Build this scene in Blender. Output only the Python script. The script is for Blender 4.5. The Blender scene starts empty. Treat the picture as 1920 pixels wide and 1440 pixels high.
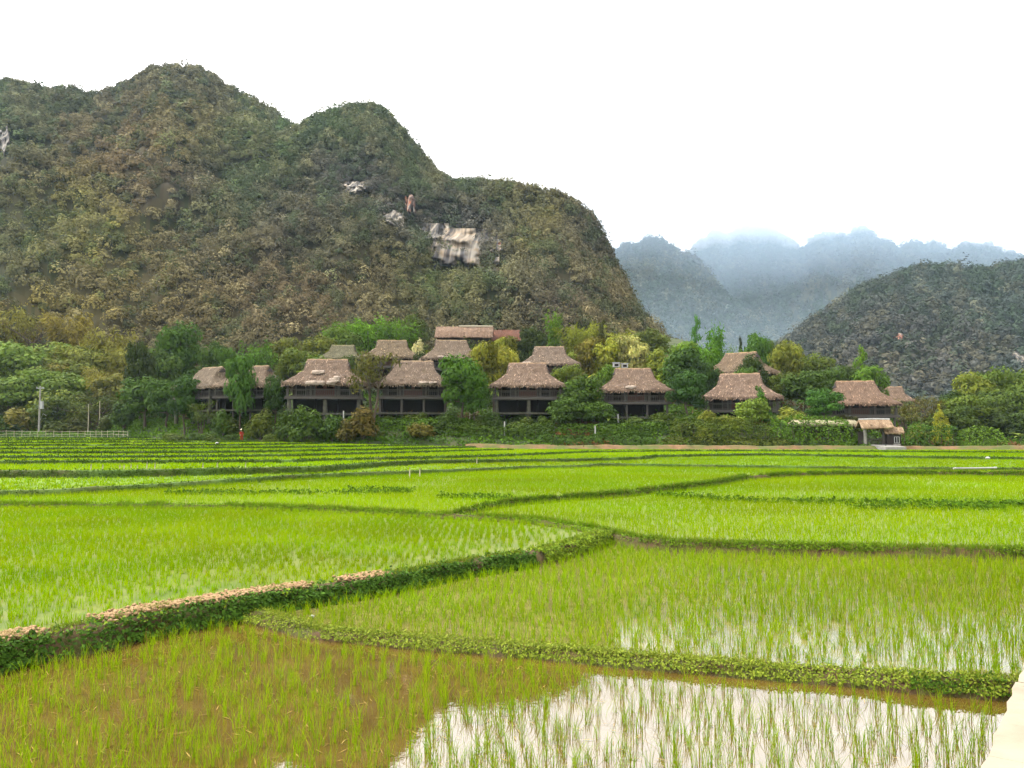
import bpy, math, random
import numpy as np

C = bpy.context.scene
COL = C.collection
rng = np.random.default_rng(7)
random.seed(7)

# ------------------------------------------------------------------ camera maths (source photo pixels -> metres)
FPX, CX, CY, HZ, CH = 1507.0, 960.0, 720.0, 806.0, 3.2
PT = math.atan((HZ - CY) / FPX)
cP, sP = math.cos(PT), math.sin(PT)

def ray(px, py):
    u = (px - CX) / FPX; v = (CY - py) / FPX
    return u, cP - v * sP, sP + v * cP

def at(px, py, Y):
    u, y, z = ray(px, py); s = Y / y
    return np.array([u * s, Y, CH + z * s])

def onz(px, py, z0):
    u, y, z = ray(px, py); s = (z0 - CH) / z
    return np.array([u * s, y * s, z0])

def proj(x, y, z):
    dz = z - CH
    d = y * cP + dz * sP
    v = (-y * sP + dz * cP) / d
    return CX + FPX * x / d, CY - FPX * v

def lin(c, k=1.0):
    c = np.asarray(c, float) / 255.0
    return np.where(c <= 0.04045, c / 12.92, ((c + 0.055) / 1.055) ** 2.4) * k

# ------------------------------------------------------------------ noise
def _hash(ix, iy, s):
    n = (ix.astype(np.int64) * 374761393 + iy.astype(np.int64) * 668265263 + s * 974634777) & 0x7fffffff
    n = ((n ^ (n >> 13)) * 1274126177) & 0x7fffffff
    return ((n ^ (n >> 16)) & 0xffff) / 65535.0

def vnoise(x, y, s=0):
    x = np.asarray(x, float); y = np.asarray(y, float)
    ix = np.floor(x); iy = np.floor(y)
    fx = x - ix; fy = y - iy
    fx = fx * fx * (3 - 2 * fx); fy = fy * fy * (3 - 2 * fy)
    a = _hash(ix, iy, s); b = _hash(ix + 1, iy, s); c = _hash(ix, iy + 1, s); d = _hash(ix + 1, iy + 1, s)
    return (a + (b - a) * fx) * (1 - fy) + (c + (d - c) * fx) * fy

def fbm(x, y, s=0, o=4):
    t = 0; a = 0.5; tot = 0
    for k in range(o):
        t = t + a * vnoise(x * 2 ** k, y * 2 ** k, s + k * 17); tot += a; a *= 0.5
    return t / tot

def sstep(a, b, x):
    t = np.clip((np.asarray(x, float) - a) / (b - a), 0, 1)
    return t * t * (3 - 2 * t)

# ------------------------------------------------------------------ mesh helpers
def mesh_np(name, V, faces, col=None, smooth=False):
    """faces: list of (M,k) index arrays; col: (nfaces,3) linear colours in face order"""
    V = np.ascontiguousarray(V, np.float32)
    me = bpy.data.meshes.new(name)
    me.vertices.add(len(V)); me.vertices.foreach_set("co", V.ravel())
    loops = np.concatenate([f.ravel() for f in faces]).astype(np.int32)
    tot = np.concatenate([np.full(len(f), f.shape[1], np.int32) for f in faces])
    start = np.concatenate([[0], np.cumsum(tot)[:-1]]).astype(np.int32)
    me.loops.add(len(loops)); me.loops.foreach_set("vertex_index", loops)
    me.polygons.add(len(tot)); me.polygons.foreach_set("loop_start", start)
    if smooth:
        me.polygons.foreach_set("use_smooth", np.ones(len(tot), bool))
    if col is not None:
        a = me.attributes.new("col", 'FLOAT_COLOR', 'FACE')
        c = np.ones((len(tot), 4), np.float32); c[:, :3] = col
        a.data.foreach_set("color", c.ravel())
    me.update(calc_edges=True)
    return me

class MB:
    """collects shapes into ONE mesh"""
    def __init__(s): s.v = []; s.f = []; s.n = 0
    def add(s, V, F):
        V = np.asarray(V, float)
        s.v.append(V); s.f += [tuple(int(i) + s.n for i in f) for f in F]; s.n += len(V)
    def box(s, x0, x1, y0, y1, z0, z1):
        V = [(x0,y0,z0),(x1,y0,z0),(x1,y1,z0),(x0,y1,z0),(x0,y0,z1),(x1,y0,z1),(x1,y1,z1),(x0,y1,z1)]
        s.add(V, [(0,3,2,1),(4,5,6,7),(0,1,5,4),(1,2,6,5),(2,3,7,6),(3,0,4,7)])
    def tube(s, pts, rad, n=8):
        pts = np.asarray(pts, float); rad = np.broadcast_to(np.asarray(rad, float), (len(pts),))
        d = np.gradient(pts, axis=0); d /= np.linalg.norm(d, axis=1)[:, None] + 1e-9
        V = []
        for p, t, r in zip(pts, d, rad):
            a = np.array([0, 0, 1.0]) if abs(t[2]) < 0.9 else np.array([1.0, 0, 0])
            e1 = np.cross(t, a); e1 /= np.linalg.norm(e1); e2 = np.cross(t, e1)
            for k in range(n):
                q = 2 * math.pi * k / n
                V.append(p + r * (math.cos(q) * e1 + math.sin(q) * e2))
        m = len(pts); Fc = []
        for i in range(m - 1):
            for k in range(n):
                Fc.append((i*n+k, i*n+(k+1)%n, (i+1)*n+(k+1)%n, (i+1)*n+k))
        Fc.append(tuple(range(n))); Fc.append(tuple(range((m-1)*n + n - 1, (m-1)*n - 1, -1)))
        s.add(V, Fc)
    def mesh(s, name, smooth=False):
        me = bpy.data.meshes.new(name)
        me.from_pydata([tuple(p) for v in s.v for p in v], [], s.f)
        if smooth:
            me.polygons.foreach_set("use_smooth", np.ones(len(me.polygons), bool))
        me.update()
        return me

def obj(name, me, mat, parent=None, **props):
    o = bpy.data.objects.new(name, me)
    COL.objects.link(o)
    if mat is not None and len(me.materials) == 0: me.materials.append(mat)
    if parent is not None: o.parent = parent
    for k, v in props.items(): o[k] = v
    return o

def empty(name, loc, rz=0.0, label=None, cat=None, group=None):
    o = bpy.data.objects.new(name, None); COL.objects.link(o)
    o.location = tuple(float(a) for a in loc); o.rotation_euler = (0, 0, rz); o.empty_display_size = 0.3
    if label: o["label"] = label
    if cat: o["category"] = cat
    if group: o["group"] = group
    return o

def copy_tree(o, parent=None):
    c = o.copy(); COL.objects.link(c); c.parent = parent
    for ch in list(o.children): copy_tree(ch, c)
    return c

# ------------------------------------------------------------------ materials
def newmat(name):
    m = bpy.data.materials.new(name); m.use_nodes = True
    nt = m.node_tree; nt.nodes.clear()
    out = nt.nodes.new("ShaderNodeOutputMaterial")
    return m, nt, out

def N(nt, t, **kw):
    n = nt.nodes.new(t)
    for k, v in kw.items(): setattr(n, k, v)
    return n

def L(nt, a, b): nt.links.new(a, b)

def mixc(nt, fac, a, b, mode='MIX'):
    m = N(nt, "ShaderNodeMix", data_type='RGBA', blend_type=mode)
    for s, v in ((m.inputs[0], fac), (m.inputs[6], a), (m.inputs[7], b)):
        if isinstance(v, bpy.types.NodeSocket): L(nt, v, s)
        elif isinstance(v, (int, float)): s.default_value = v
        else: s.default_value = (*v, 1.0)
    return m.outputs[2]

def noise(nt, scale, detail=4, rough=0.55, vec=None, out="Fac"):
    n = N(nt, "ShaderNodeTexNoise"); n.inputs["Scale"].default_value = scale
    n.inputs["Detail"].default_value = detail; n.inputs["Roughness"].default_value = rough
    if vec is not None: L(nt, vec, n.inputs["Vector"])
    return n.outputs[out]

def ramp(nt, fac, stops):
    r = N(nt, "ShaderNodeValToRGB"); e = r.color_ramp.elements
    while len(e) < len(stops): e.new(0.5)
    for k, (p, c) in zip(e, stops):
        k.position = p; k.color = (*c, 1.0) if len(c) == 3 else c
    L(nt, fac, r.inputs[0]); return r.outputs[0]

def coords(nt, which="Object", scale=(1, 1, 1)):
    t = N(nt, "ShaderNodeTexCoord"); m = N(nt, "ShaderNodeMapping"); m.inputs["Scale"].default_value = scale
    L(nt, t.outputs[which], m.inputs[0]); return m.outputs[0]

def leaf_mat(name, trans=0.3, rough=0.6, spec=0.25, gain=.5, tint=(1, 1, 1)):
    m, nt, out = newmat(name)
    a = N(nt, "ShaderNodeAttribute", attribute_name="col"); oi = N(nt, "ShaderNodeObjectInfo")
    c = mixc(nt, 1.0, a.outputs["Color"], oi.outputs["Color"], 'MULTIPLY')
    c = mixc(nt, 1.0, c, (gain * tint[0], gain * tint[1], gain * tint[2]), 'MULTIPLY')
    p = N(nt, "ShaderNodeBsdfPrincipled"); p.inputs["Roughness"].default_value = rough
    p.inputs["Specular IOR Level"].default_value = spec
    L(nt, c, p.inputs["Base Color"])
    t = N(nt, "ShaderNodeBsdfTranslucent"); L(nt, c, t.inputs["Color"])
    mx = N(nt, "ShaderNodeMixShader"); mx.inputs[0].default_value = trans
    L(nt, p.outputs[0], mx.inputs[1]); L(nt, t.outputs[0], mx.inputs[2]); L(nt, mx.outputs[0], out.inputs[0])
    return m

def plain(name, c1, c2, scale=6, rough=0.8, spec=0.2, stretch=(1, 1, 1), bump=0.0, objcol=False, which="Object"):
    m, nt, out = newmat(name)
    v = coords(nt, which, stretch)
    f = noise(nt, scale, 5, 0.6, v)
    c1 = tuple(q * .6 for q in c1); c2 = tuple(q * .6 for q in c2)
    c = ramp(nt, f, [(0.3, c1), (0.7, c2)])
    if objcol:
        oi = N(nt, "ShaderNodeObjectInfo"); c = mixc(nt, 1.0, c, oi.outputs["Color"], 'MULTIPLY')
    p = N(nt, "ShaderNodeBsdfPrincipled"); p.inputs["Roughness"].default_value = rough
    p.inputs["Specular IOR Level"].default_value = spec
    L(nt, c, p.inputs["Base Color"])
    if bump:
        b = N(nt, "ShaderNodeBump"); b.inputs["Strength"].default_value = bump; b.inputs["Distance"].default_value = 0.05
        L(nt, f, b.inputs["Height"]); L(nt, b.outputs[0], p.inputs["Normal"])
    L(nt, p.outputs[0], out.inputs[0]); return m

M = {}
M['leaf'] = leaf_mat("foliage", 0.25, .75, .05, .62, (1.08, 1, .74))
M['rice'] = leaf_mat("rice_leaf", 0.45, 0.7, 0.03, .5, (1.02, 1, .6))
M['forest'] = leaf_mat("forest_foliage", 0.2, 0.8, 0.02, .62, (.97, 1, .95))
M['bark'] = plain("bark", (.05, .035, .024), (.13, .10, .075), 14, 0.9, 0.1, (1, 1, .2), objcol=True)
M['culm'] = plain("bamboo_culm", (.09, .09, .03), (.18, .16, .06), 10, 0.6, 0.3, objcol=True)
M['wood'] = plain("weathered_wood", (.045, .040, .035), (.12, .107, .095), 9, 0.85, 0.15, (6, 6, .5))
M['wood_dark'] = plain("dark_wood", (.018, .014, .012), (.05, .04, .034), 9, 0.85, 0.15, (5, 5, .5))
M['wood_red'] = plain("red_brown_wood", (.06, .025, .018), (.12, .05, .035), 9, 0.75, 0.2, (6, 6, .5))
M['wood_pale'] = plain("pale_bamboo_pole", (.32, .28, .19), (.52, .47, .34), 9, 0.8, 0.15, (3, 3, .5))
M['void'] = plain("dark_opening", (.008, .007, .006), (.014, .012, .010), 5, 0.9, 0.1)
M['concrete'] = plain("grey_concrete", (.22, .21, .19), (.36, .34, .31), 4, 0.85, 0.15)
M['white'] = plain("white_paint", (.34, .34, .32), (.46, .46, .44), 5, 0.6, 0.3)
M['metal'] = plain("galvanised_metal", (.3, .31, .32), (.45, .46, .47), 8, 0.5, 0.4)
M['curtain'] = plain("red_curtain", (.16, .04, .03), (.25, .07, .05), 8, 0.9, 0.1, (5, 5, .3))
M['thatch'] = None

def thatch_mat():
    m, nt, out = newmat("thatch")
    a = N(nt, "ShaderNodeAttribute", attribute_name="col"); oi = N(nt, "ShaderNodeObjectInfo")
    c = mixc(nt, 1.0, a.outputs["Color"], oi.outputs["Color"], 'MULTIPLY')
    v = coords(nt, "Object")
    f = noise(nt, 1.3, 5, 0.7, v)
    w = ramp(nt, f, [(0.25, (.40, .38, .36)), (0.5, (.62, .61, .6)), (0.75, (.78, .75, .7))])
    c = mixc(nt, 1.0, c, w, 'MULTIPLY')
    p = N(nt, "ShaderNodeBsdfPrincipled"); p.inputs["Roughness"].default_value = 0.95
    p.inputs["Specular IOR Level"].default_value = 0.08
    L(nt, c, p.inputs["Base Color"]); L(nt, p.outputs[0], out.inputs[0]); return m
M['thatch'] = thatch_mat()

def earth_mat(name, base, dark, moss, scale=3.0, rough=0.95, mossy=0.5, bump=0.8):
    m, nt, out = newmat(name)
    v = coords(nt, "Object")
    base, dark, moss = (tuple(q * .55 for q in c_) for c_ in (base, dark, moss))
    f = noise(nt, scale, 8, 0.65, v); g = noise(nt, scale * 0.35, 4, 0.5, v)
    c = ramp(nt, f, [(0.3, dark), (0.65, base)])
    k = ramp(nt, g, [(mossy - .12, (0, 0, 0)), (mossy + .12, (1, 1, 1))])
    c = mixc(nt, k, c, moss)
    p = N(nt, "ShaderNodeBsdfPrincipled"); p.inputs["Roughness"].default_value = rough
    p.inputs["Specular IOR Level"].default_value = 0.15
    b = N(nt, "ShaderNodeBump"); b.inputs["Strength"].default_value = bump; b.inputs["Distance"].default_value = 0.06
    L(nt, f, b.inputs["Height"]); L(nt, b.outputs[0], p.inputs["Normal"])
    L(nt, c, p.inputs["Base Color"]); L(nt, p.outputs[0], out.inputs[0]); return m

M['bund'] = earth_mat("bund_earth", (.12, .07, .034), (.05, .03, .015), (.07, .07, .018), 5.0, mossy=0.52)
M['clay'] = earth_mat("bare_clay", (.48, .32, .17), (.27, .16, .075), (.40, .31, .16), 8.0, mossy=0.75)
M['redbank'] = earth_mat("red_bank_earth", (.25, .15, .075), (.13, .075, .035), (.10, .12, .03), 1.2, mossy=0.5)
M['bund_far'] = earth_mat('grassy_terrace_edge', (.09, .12, .02), (.05, .05, .015), (.08, .15, .02), 1.0, mossy=.5)  # colours kept dark for shadow on the grassy terrace faces
M['wall_wood'] = plain('grey_brown_planks', (.026, .022, .019), (.075, .063, .053), 9, .85, .15, (6, 6, .5))
M['plinth'] = plain('mossy_plinth', (.05, .052, .035), (.11, .105, .08), 3, .9, .1)
M['soil'] = earth_mat("field_soil", (.12, .20, .02), (.08, .14, .015), (.16, .25, .02), 0.6, mossy=0.5, bump=0.3)
M['slope'] = earth_mat("hillside_earth", (.05, .075, .02), (.03, .045, .014), (.09, .08, .035), 0.5, mossy=0.62)

def water_mat(name, mud, mud2, rough, ior, ripple, refl=.5):
    m, nt, out = newmat(name)
    v = coords(nt, "Object")
    f = noise(nt, 1.2, 5, 0.6, v)
    mud, mud2 = (tuple(q * .5 for q in c_) for c_ in (mud, mud2))
    c = ramp(nt, f, [(0.35, mud), (0.65, mud2)])
    p = N(nt, "ShaderNodeBsdfPrincipled")
    p.inputs["Roughness"].default_value = rough; p.inputs["IOR"].default_value = ior; p.inputs["Specular IOR Level"].default_value = refl
    L(nt, c, p.inputs["Base Color"])
    w = noise(nt, 9, 3, 0.5, v)
    b = N(nt, "ShaderNodeBump"); b.inputs["Strength"].default_value = ripple; b.inputs["Distance"].default_value = 0.01
    L(nt, w, b.inputs["Height"]); L(nt, b.outputs[0], p.inputs["Normal"])
    L(nt, p.outputs[0], out.inputs[0]); return m
M['water'] = water_mat("murky_water", (.095, .060, .010), (.135, .088, .018), 0.015, 1.85, 0.06)
M['water_mid'] = water_mat("shallow_water", (.14, .13, .03), (.22, .19, .06), 0.05, 1.5, 0.06)
M['mud'] = water_mat("wet_pale_mud", (.10, .15, .012), (.19, .21, .035), 0.35, 1.33, 0.15, .3)

# ------------------------------------------------------------------ world, sun, camera
SUN_EL, SUN_AZ = math.radians(58), math.radians(-70)     # azimuth from +Y towards +X (soft sun behind cloud, left)
w = bpy.data.worlds.new("World"); C.world = w; w.use_nodes = True
nt = w.node_tree; nt.nodes.clear()
wo = N(nt, "ShaderNodeOutputWorld"); bg = N(nt, "ShaderNodeBackground")
sky = N(nt, "ShaderNodeTexSky", sky_type='NISHITA'); sky.sun_disc = False
sky.sun_elevation = SUN_EL; sky.sun_rotation = SUN_AZ
sky.dust_density = 6.0; sky.air_density = 1.0; sky.ozone_density = 1.0
hs = N(nt, "ShaderNodeHueSaturation"); hs.inputs["Saturation"].default_value = 0.10; hs.inputs["Value"].default_value = 1.0
L(nt, sky.outputs[0], hs.inputs["Color"])
ov = mixc(nt, 1.0, hs.outputs[0], (5.7, 5.5, 5.25), 'ADD')       # closed white cloud layer
L(nt, ov, bg.inputs["Color"]); bg.inputs["Strength"].default_value = 0.12
L(nt, bg.outputs[0], wo.inputs[0])
sl = bpy.data.lights.new("sun", 'SUN'); sl.energy = 1.5; sl.angle = math.radians(14); sl.color = (1, .96, .9)
so = bpy.data.objects.new("sun", sl); COL.objects.link(so)
so.rotation_euler = (math.radians(90) - SUN_EL, 0, math.radians(180) - SUN_AZ)

cam = bpy.data.cameras.new("camera"); cam.sensor_width = 36; cam.lens = 36 * FPX / 1920
cam.clip_start = 0.1; cam.clip_end = 20000
co = bpy.data.objects.new("camera", cam); COL.objects.link(co)
co.location = (0, 0, CH); co.rotation_euler = (math.radians(90) + PT, 0, 0)
C.camera = co
C.view_settings.view_transform = 'Standard'; C.view_settings.look = 'None'
C.view_settings.exposure = 1.75; C.view_settings.gamma = 1.0
C.cycles.max_bounces = 5; C.cycles.diffuse_bounces = 2; C.cycles.glossy_bounces = 2
C.cycles.transmission_bounces = 2; C.cycles.transparent_max_bounces = 4; C.cycles.volume_bounces = 2
C.cycles.use_adaptive_sampling = True; C.cycles.adaptive_threshold = 0.02
C.cycles.use_denoising = True

# ------------------------------------------------------------------ leaf geometry
def frames(nrm, r):
    nrm = nrm / (np.linalg.norm(nrm, axis=1)[:, None] + 1e-9)
    a = r.normal(size=nrm.shape)
    t1 = np.cross(nrm, a); t1 /= np.linalg.norm(t1, axis=1)[:, None] + 1e-9
    return t1, np.cross(nrm, t1)

def leaf_quads(P, nrm, size, aspect, r, t1=None):
    n = len(P)
    if t1 is None: t1, t2 = frames(nrm, r)
    else:
        t2 = np.cross(nrm, t1); t2 /= np.linalg.norm(t2, axis=1)[:, None] + 1e-9
    s = np.broadcast_to(np.asarray(size, float), (n,))[:, None]
    V = np.empty((n, 4, 3))
    V[:, 0] = P - t1 * s; V[:, 2] = P + t1 * s
    V[:, 1] = P + t2 * s * aspect; V[:, 3] = P - t2 * s * aspect
    return V.reshape(-1, 3), np.arange(n * 4).reshape(n, 4)

def blades(P, n_bl, h, wid, lean, r, segs=2, colA=None, colB=None, spread=0.05, dry=None, dryfrac=0.0):
    """grass/rice: n_bl blades from every point. returns V, quads, tris, colours"""
    n = len(P) * n_bl
    base = np.repeat(P, n_bl, axis=0).astype(float)
    base[:, :2] += r.normal(size=(n, 2)) * spread
    az = r.uniform(0, 2 * math.pi, n); d = np.stack([np.cos(az), np.sin(az), np.zeros(n)], 1)
    hh = np.repeat(np.broadcast_to(np.asarray(h, float), (len(P),)), n_bl) * r.uniform(.6, 1.15, n)
    le = lean * r.gamma(2.0, .5, n) * hh
    fa = r.uniform(0, 2 * math.pi, n); side = np.stack([np.cos(fa), np.sin(fa), np.zeros(n)], 1)
    ww = np.repeat(np.broadcast_to(np.asarray(wid, float), (len(P),)), n_bl)
    rows = []
    for k in range(segs):
        t = k / segs
        c = base + d * (le * t ** 2)[:, None]; c[:, 2] += hh * (t - .12 * t * t * lean)
        wk = (ww * (1 - .55 * t) * .5)[:, None]
        rows.append(c - side * wk); rows.append(c + side * wk)
    tip = base + d * le[:, None]; tip[:, 2] += hh * (1 - .12 * lean)
    rows.append(tip)
    m = 2 * segs + 1
    V = np.stack(rows, 1).reshape(-1, 3)
    o = np.arange(n) * m
    quads = [np.stack([o + 2*k, o + 2*k+1, o + 2*k+3, o + 2*k+2], 1) for k in range(segs - 1)]
    tri = np.stack([o + 2*segs-2, o + 2*segs-1, o + 2*segs], 1)
    t = r.uniform(0, 1, n)[:, None]
    c = np.asarray(colA) * (1 - t) + np.asarray(colB) * t
    c = c * r.uniform(.8, 1.2, n)[:, None]
    if dry is not None and dryfrac > 0:
        k = r.uniform(0, 1, n) < dryfrac
        c[k] = np.asarray(dry) * r.uniform(.7, 1.2, k.sum())[:, None]
    return V, quads, tri, c

def build_blades(name, parts, mat, **props):
    Vs, Fq, Ft, Cq, Ct = [], [], [], [], []
    off = 0
    for V, q, t, c in parts:
        Vs.append(V)
        for a in q: Fq.append(a + off); Cq.append(c)
        Ft.append(t + off); Ct.append(c); off += len(V)
    faces = []; cols = []
    if Fq: faces.append(np.concatenate(Fq)); cols.append(np.concatenate(Cq))
    faces.append(np.concatenate(Ft)); cols.append(np.concatenate(Ct))
    return obj(name, mesh_np(name, np.concatenate(Vs), faces, np.concatenate(cols)), mat, **props)

# ------------------------------------------------------------------ FIELDS: terrace edge curves traced on the ground
def curve(lst):
    W = np.array([onz(a, b, z) for a, b, z in lst])
    return W

def resample(W, step_fn):
    out = [W[0]]
    for a, b in zip(W[:-1], W[1:]):
        n = max(1, int(np.linalg.norm(b - a) / step_fn(a)))
        for k in range(1, n + 1): out.append(a + (b - a) * k / n)
    return np.array(out)

B1 = [(-330,1272,.30),(-150,1236,.30),(0,1207,.30),(100,1188,.30),(200,1167,.30),(300,1147,.30),(400,1131,.30),(500,1114,.30)]
B1b = [(600,1101,.30),(700,1086,.30),(800,1067,.30),(900,1050,.30),(1000,1036,.30),(1060,1021,.30),(1110,1006,.30),(1135,996,.30)]
B4 = [(500,1152,.16),(600,1180,.14),(700,1190,.14),(800,1199,.14),(900,1206,.14),(1000,1214,.14),(1100,1222,.15),(1200,1231,.15),(1300,1239,.15),(1400,1248,.15),(1500,1255,.15),(1600,1261,.16),(1700,1267,.18),(1800,1272,.2),(1900,1277,.2),(1990,1281,.2),(2300,1290,.2)]
B2 = [(1200,1008,.3),(1260,1015,.28),(1350,1019,.26),(1500,1023,.26),(1700,1027,.26),(1920,1031,.26),(2300,1038,.26)]
FE = [(-330,945,.33),(0,945,.33),(300,946,.33),(450,948,.33),(600,953,.33),(750,960,.33),(860,966,.33),(1000,973,.33),(1080,984,.32)]

K = [
 curve(B1 + [(478,1150,.16)][:0] + B4),                                  # K1: front paddy | behind
 curve(B1 + B1b + B2),                                                   # K2
 curve(FE + [(1135,996,.30)] + B2),                                      # K3
 curve([(-330,930,.52),(0,920,.52),(100,917,.52),(200,912,.52),(300,907,.52),(400,900,.52),(480,895,.52),(560,890,.52),(700,885,.52),(840,880,.52),(920,877,.5),(1000,873.5,.5),(1090,872,.5),(1130,869,.5),(1370,872,.5),(1600,875,.5),(1920,877,.5),(2300,880,.5)]),
 curve([(-330,880,.85),(0,882,.85),(200,882,.85),(400,878,.85),(600,874,.85),(700,867,.8),(800,863,.75),(960,861,.68),(1085,860,.68),(1200,857,.68),(1230,853,.68),(1430,850,.68),(1560,852,.68),(1720,855,.68),(1920,857,.68),(2300,859,.68)]),
 curve([(-330,864,1.0),(0,864,1.0),(540,862,1.0),(700,858,.95),(850,855,.88),(960,852,.8),(1100,846.5,.76),(1300,844.5,.74),(1500,845,.74),(1920,847.5,.73),(2300,849,.73)]),
 curve([(-330,855,1.15),(0,855,1.15),(300,854,1.15),(560,852,1.13),(800,846,1.0),(960,842.5,.85)]),
 curve([(-330,848,1.3),(0,847,1.3),(400,846,1.3),(700,842,1.2),(900,837,1.05)]),
 curve([(-330,841,1.45),(0,840,1.45),(500,838,1.42),(800,835,1.2)]),
 curve([(-330,834.5,1.58),(0,834,1.58),(450,833,1.56),(700,831,1.35)]),
 curve([(-330,829.5,1.7),(0,829,1.7),(400,828,1.68),(600,827.5,1.5)]),
 curve([(-330,825.5,1.8),(0,825,1.8),(300,824.5,1.8),(450,824.2,1.7)]),
 curve([(-330,821.8,1.9),(0,821.5,1.9),(300,821.2,1.88)]),
]
def cy(k, x): return np.interp(x, K[k][:, 0], K[k][:, 1])
def cz(k, x): return np.interp(x, K[k][:, 0], K[k][:, 2])

# front edge of the wooded rise (end of the fields)
FX = np.array([-260, -110, -78, -69, -58, -40, -24, -4, 60, 260.])
FY = np.array([150, 150, 147, 141, 130, 114.5, 108, 104, 102, 102.])
def Fedge(x): return np.interp(x, FX, FY)
FZX = np.array([-110, -69, -40, -24, 0, 40]); FZZ = np.array([2.0, 1.95, 1.6, 1.2, .85, .76])
def Fz(x): return np.interp(x, FZX, FZZ)
WX = np.linspace(-150, 150, 601)

def strip_mesh(name, xs, y0, y1, z, ny=2, back_z=None):
    V = []; nx = len(xs)
    zb = z if back_z is None else back_z
    for j in range(ny):
        t = j / (ny - 1)
        V.append(np.stack([xs, y0 + (y1 - y0) * t, z + (zb - z) * t], 1))
    V = np.concatenate(V)
    i = np.arange(nx - 1)
    F = np.concatenate([np.stack([j*nx+i, j*nx+i+1, (j+1)*nx+i+1, (j+1)*nx+i], 1) for j in range(ny-1)])
    return mesh_np(name, V, [F])

# levels (water / soil height of every terrace)
lvl = [0.0]
xs = np.linspace(-34, 34, 400)
obj("water", strip_mesh("water", xs, np.full(400, -12.0), cy(0, xs), np.zeros(400)), M['water'], kind="structure", label="shallow muddy water of the front paddy mirroring the white sky")
xs2 = np.linspace(K[0][8, 0] - .3, 34, 300)
obj("water", strip_mesh("water", xs2, cy(0, xs2), np.maximum(cy(1, xs2), cy(0, xs2)), np.full(300, .05)), M['water_mid'], kind="structure", label="shallow water between the rows of the middle paddy")
xs3 = np.linspace(-34, K[1][-8, 0] + .2, 300)
obj("mud", strip_mesh("mud", xs3, cy(1, xs3), np.maximum(cy(2, xs3), cy(1, xs3)), np.full(300, .2)), M['mud'], kind="structure", label="wet pale mud under the rice behind the leafy bund")
xs4 = np.linspace(-60, 70, 500)
obj("mud", strip_mesh("mud", xs4, cy(2, xs4), cy(3, xs4), np.full(500, .22)), M['mud'], kind="structure", label="wet mud of the wide paddy behind the curved bund")
def far_end(k, x):
    y = Fedge(x) + .3
    for j in range(k + 1, len(K)):
        inr = (x >= K[j][0, 0]) & (x <= K[j][-1, 0])
        y = np.where(inr & (cy(j, x) < y), cy(j, x), y)
    return y
for k in range(3, len(K)):
    x0, x1 = K[k][0, 0], K[k][-1, 0]
    if k <= 5: x0, x1 = -130, 130
    xk = np.linspace(x0, x1, 400)
    ok = np.minimum(far_end(k, xk), Fedge(xk) + .3)
    y0 = np.minimum(cy(k, xk), ok)
    obj("ground", strip_mesh("ground", xk, y0, ok, cz(k, xk) - .1, 2), M['soil'], kind="structure", label="green field soil of a distant rice terrace")

# ------------------------------------------------------------------ bunds
def bund(W, zf, zb, crest, wtop, mat, seed, step=None, rough=0.05, face=None, **props):
    step = step or (lambda p: max(.12, p[1] * .012))
    W = resample(W, step); n = len(W)
    T = np.gradient(W[:, :2], axis=0); T /= np.linalg.norm(T, axis=1)[:, None] + 1e-9
    Nn = np.stack([T[:, 1], -T[:, 0]], 1)                 # points to the camera side (front)
    Nn = np.where((Nn[:, 1] > 0)[:, None], -Nn, Nn)
    zf = zf(W) if callable(zf) else np.full(n, zf)
    zb = zb(W) if callable(zb) else np.full(n, zb)
    zc = W[:, 2] + crest
    prof = [(wtop*.5 + .22, None, 'f'), (wtop*.5 + .10, .45, 'f'), (wtop*.5, .9, 'f'), (wtop*.15, 1.0, 'c'), (-wtop*.25, 1.0, 'c'), (-wtop*.5, .85, 'b'), (-wtop*.5 - .2, None, 'b')]
    V = []
    for j, (o, t, kind) in enumerate(prof):
        lo = zf if kind in 'fc' else zb
        z = lo - .08 if t is None else lo + (zc - lo) * t
        s = np.arange(n) * .37
        nz = (fbm(s, np.full(n, j * 1.7 + seed), seed, 4) - .5) * 2
        o2 = o + nz * rough * 1.6
        z2 = z + (0 if t is None else (fbm(s * 1.3 + 50, np.full(n, j * .9), seed + 5, 4) - .5) * 2 * rough)
        V.append(np.stack([W[:, 0] + Nn[:, 0] * o2, W[:, 1] + Nn[:, 1] * o2, z2], 1))
    m = len(prof)
    V = np.stack(V, 1).reshape(-1, 3)
    i = np.arange(n - 1)
    F = np.concatenate([np.stack([i*m+j, (i+1)*m+j, (i+1)*m+j+1, i*m+j+1], 1) for j in range(m-1)])
    obj("dike", mesh_np("dike", V, [F], smooth=True), mat, kind="structure", **props)
    return W, Nn, zf, zc

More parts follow.
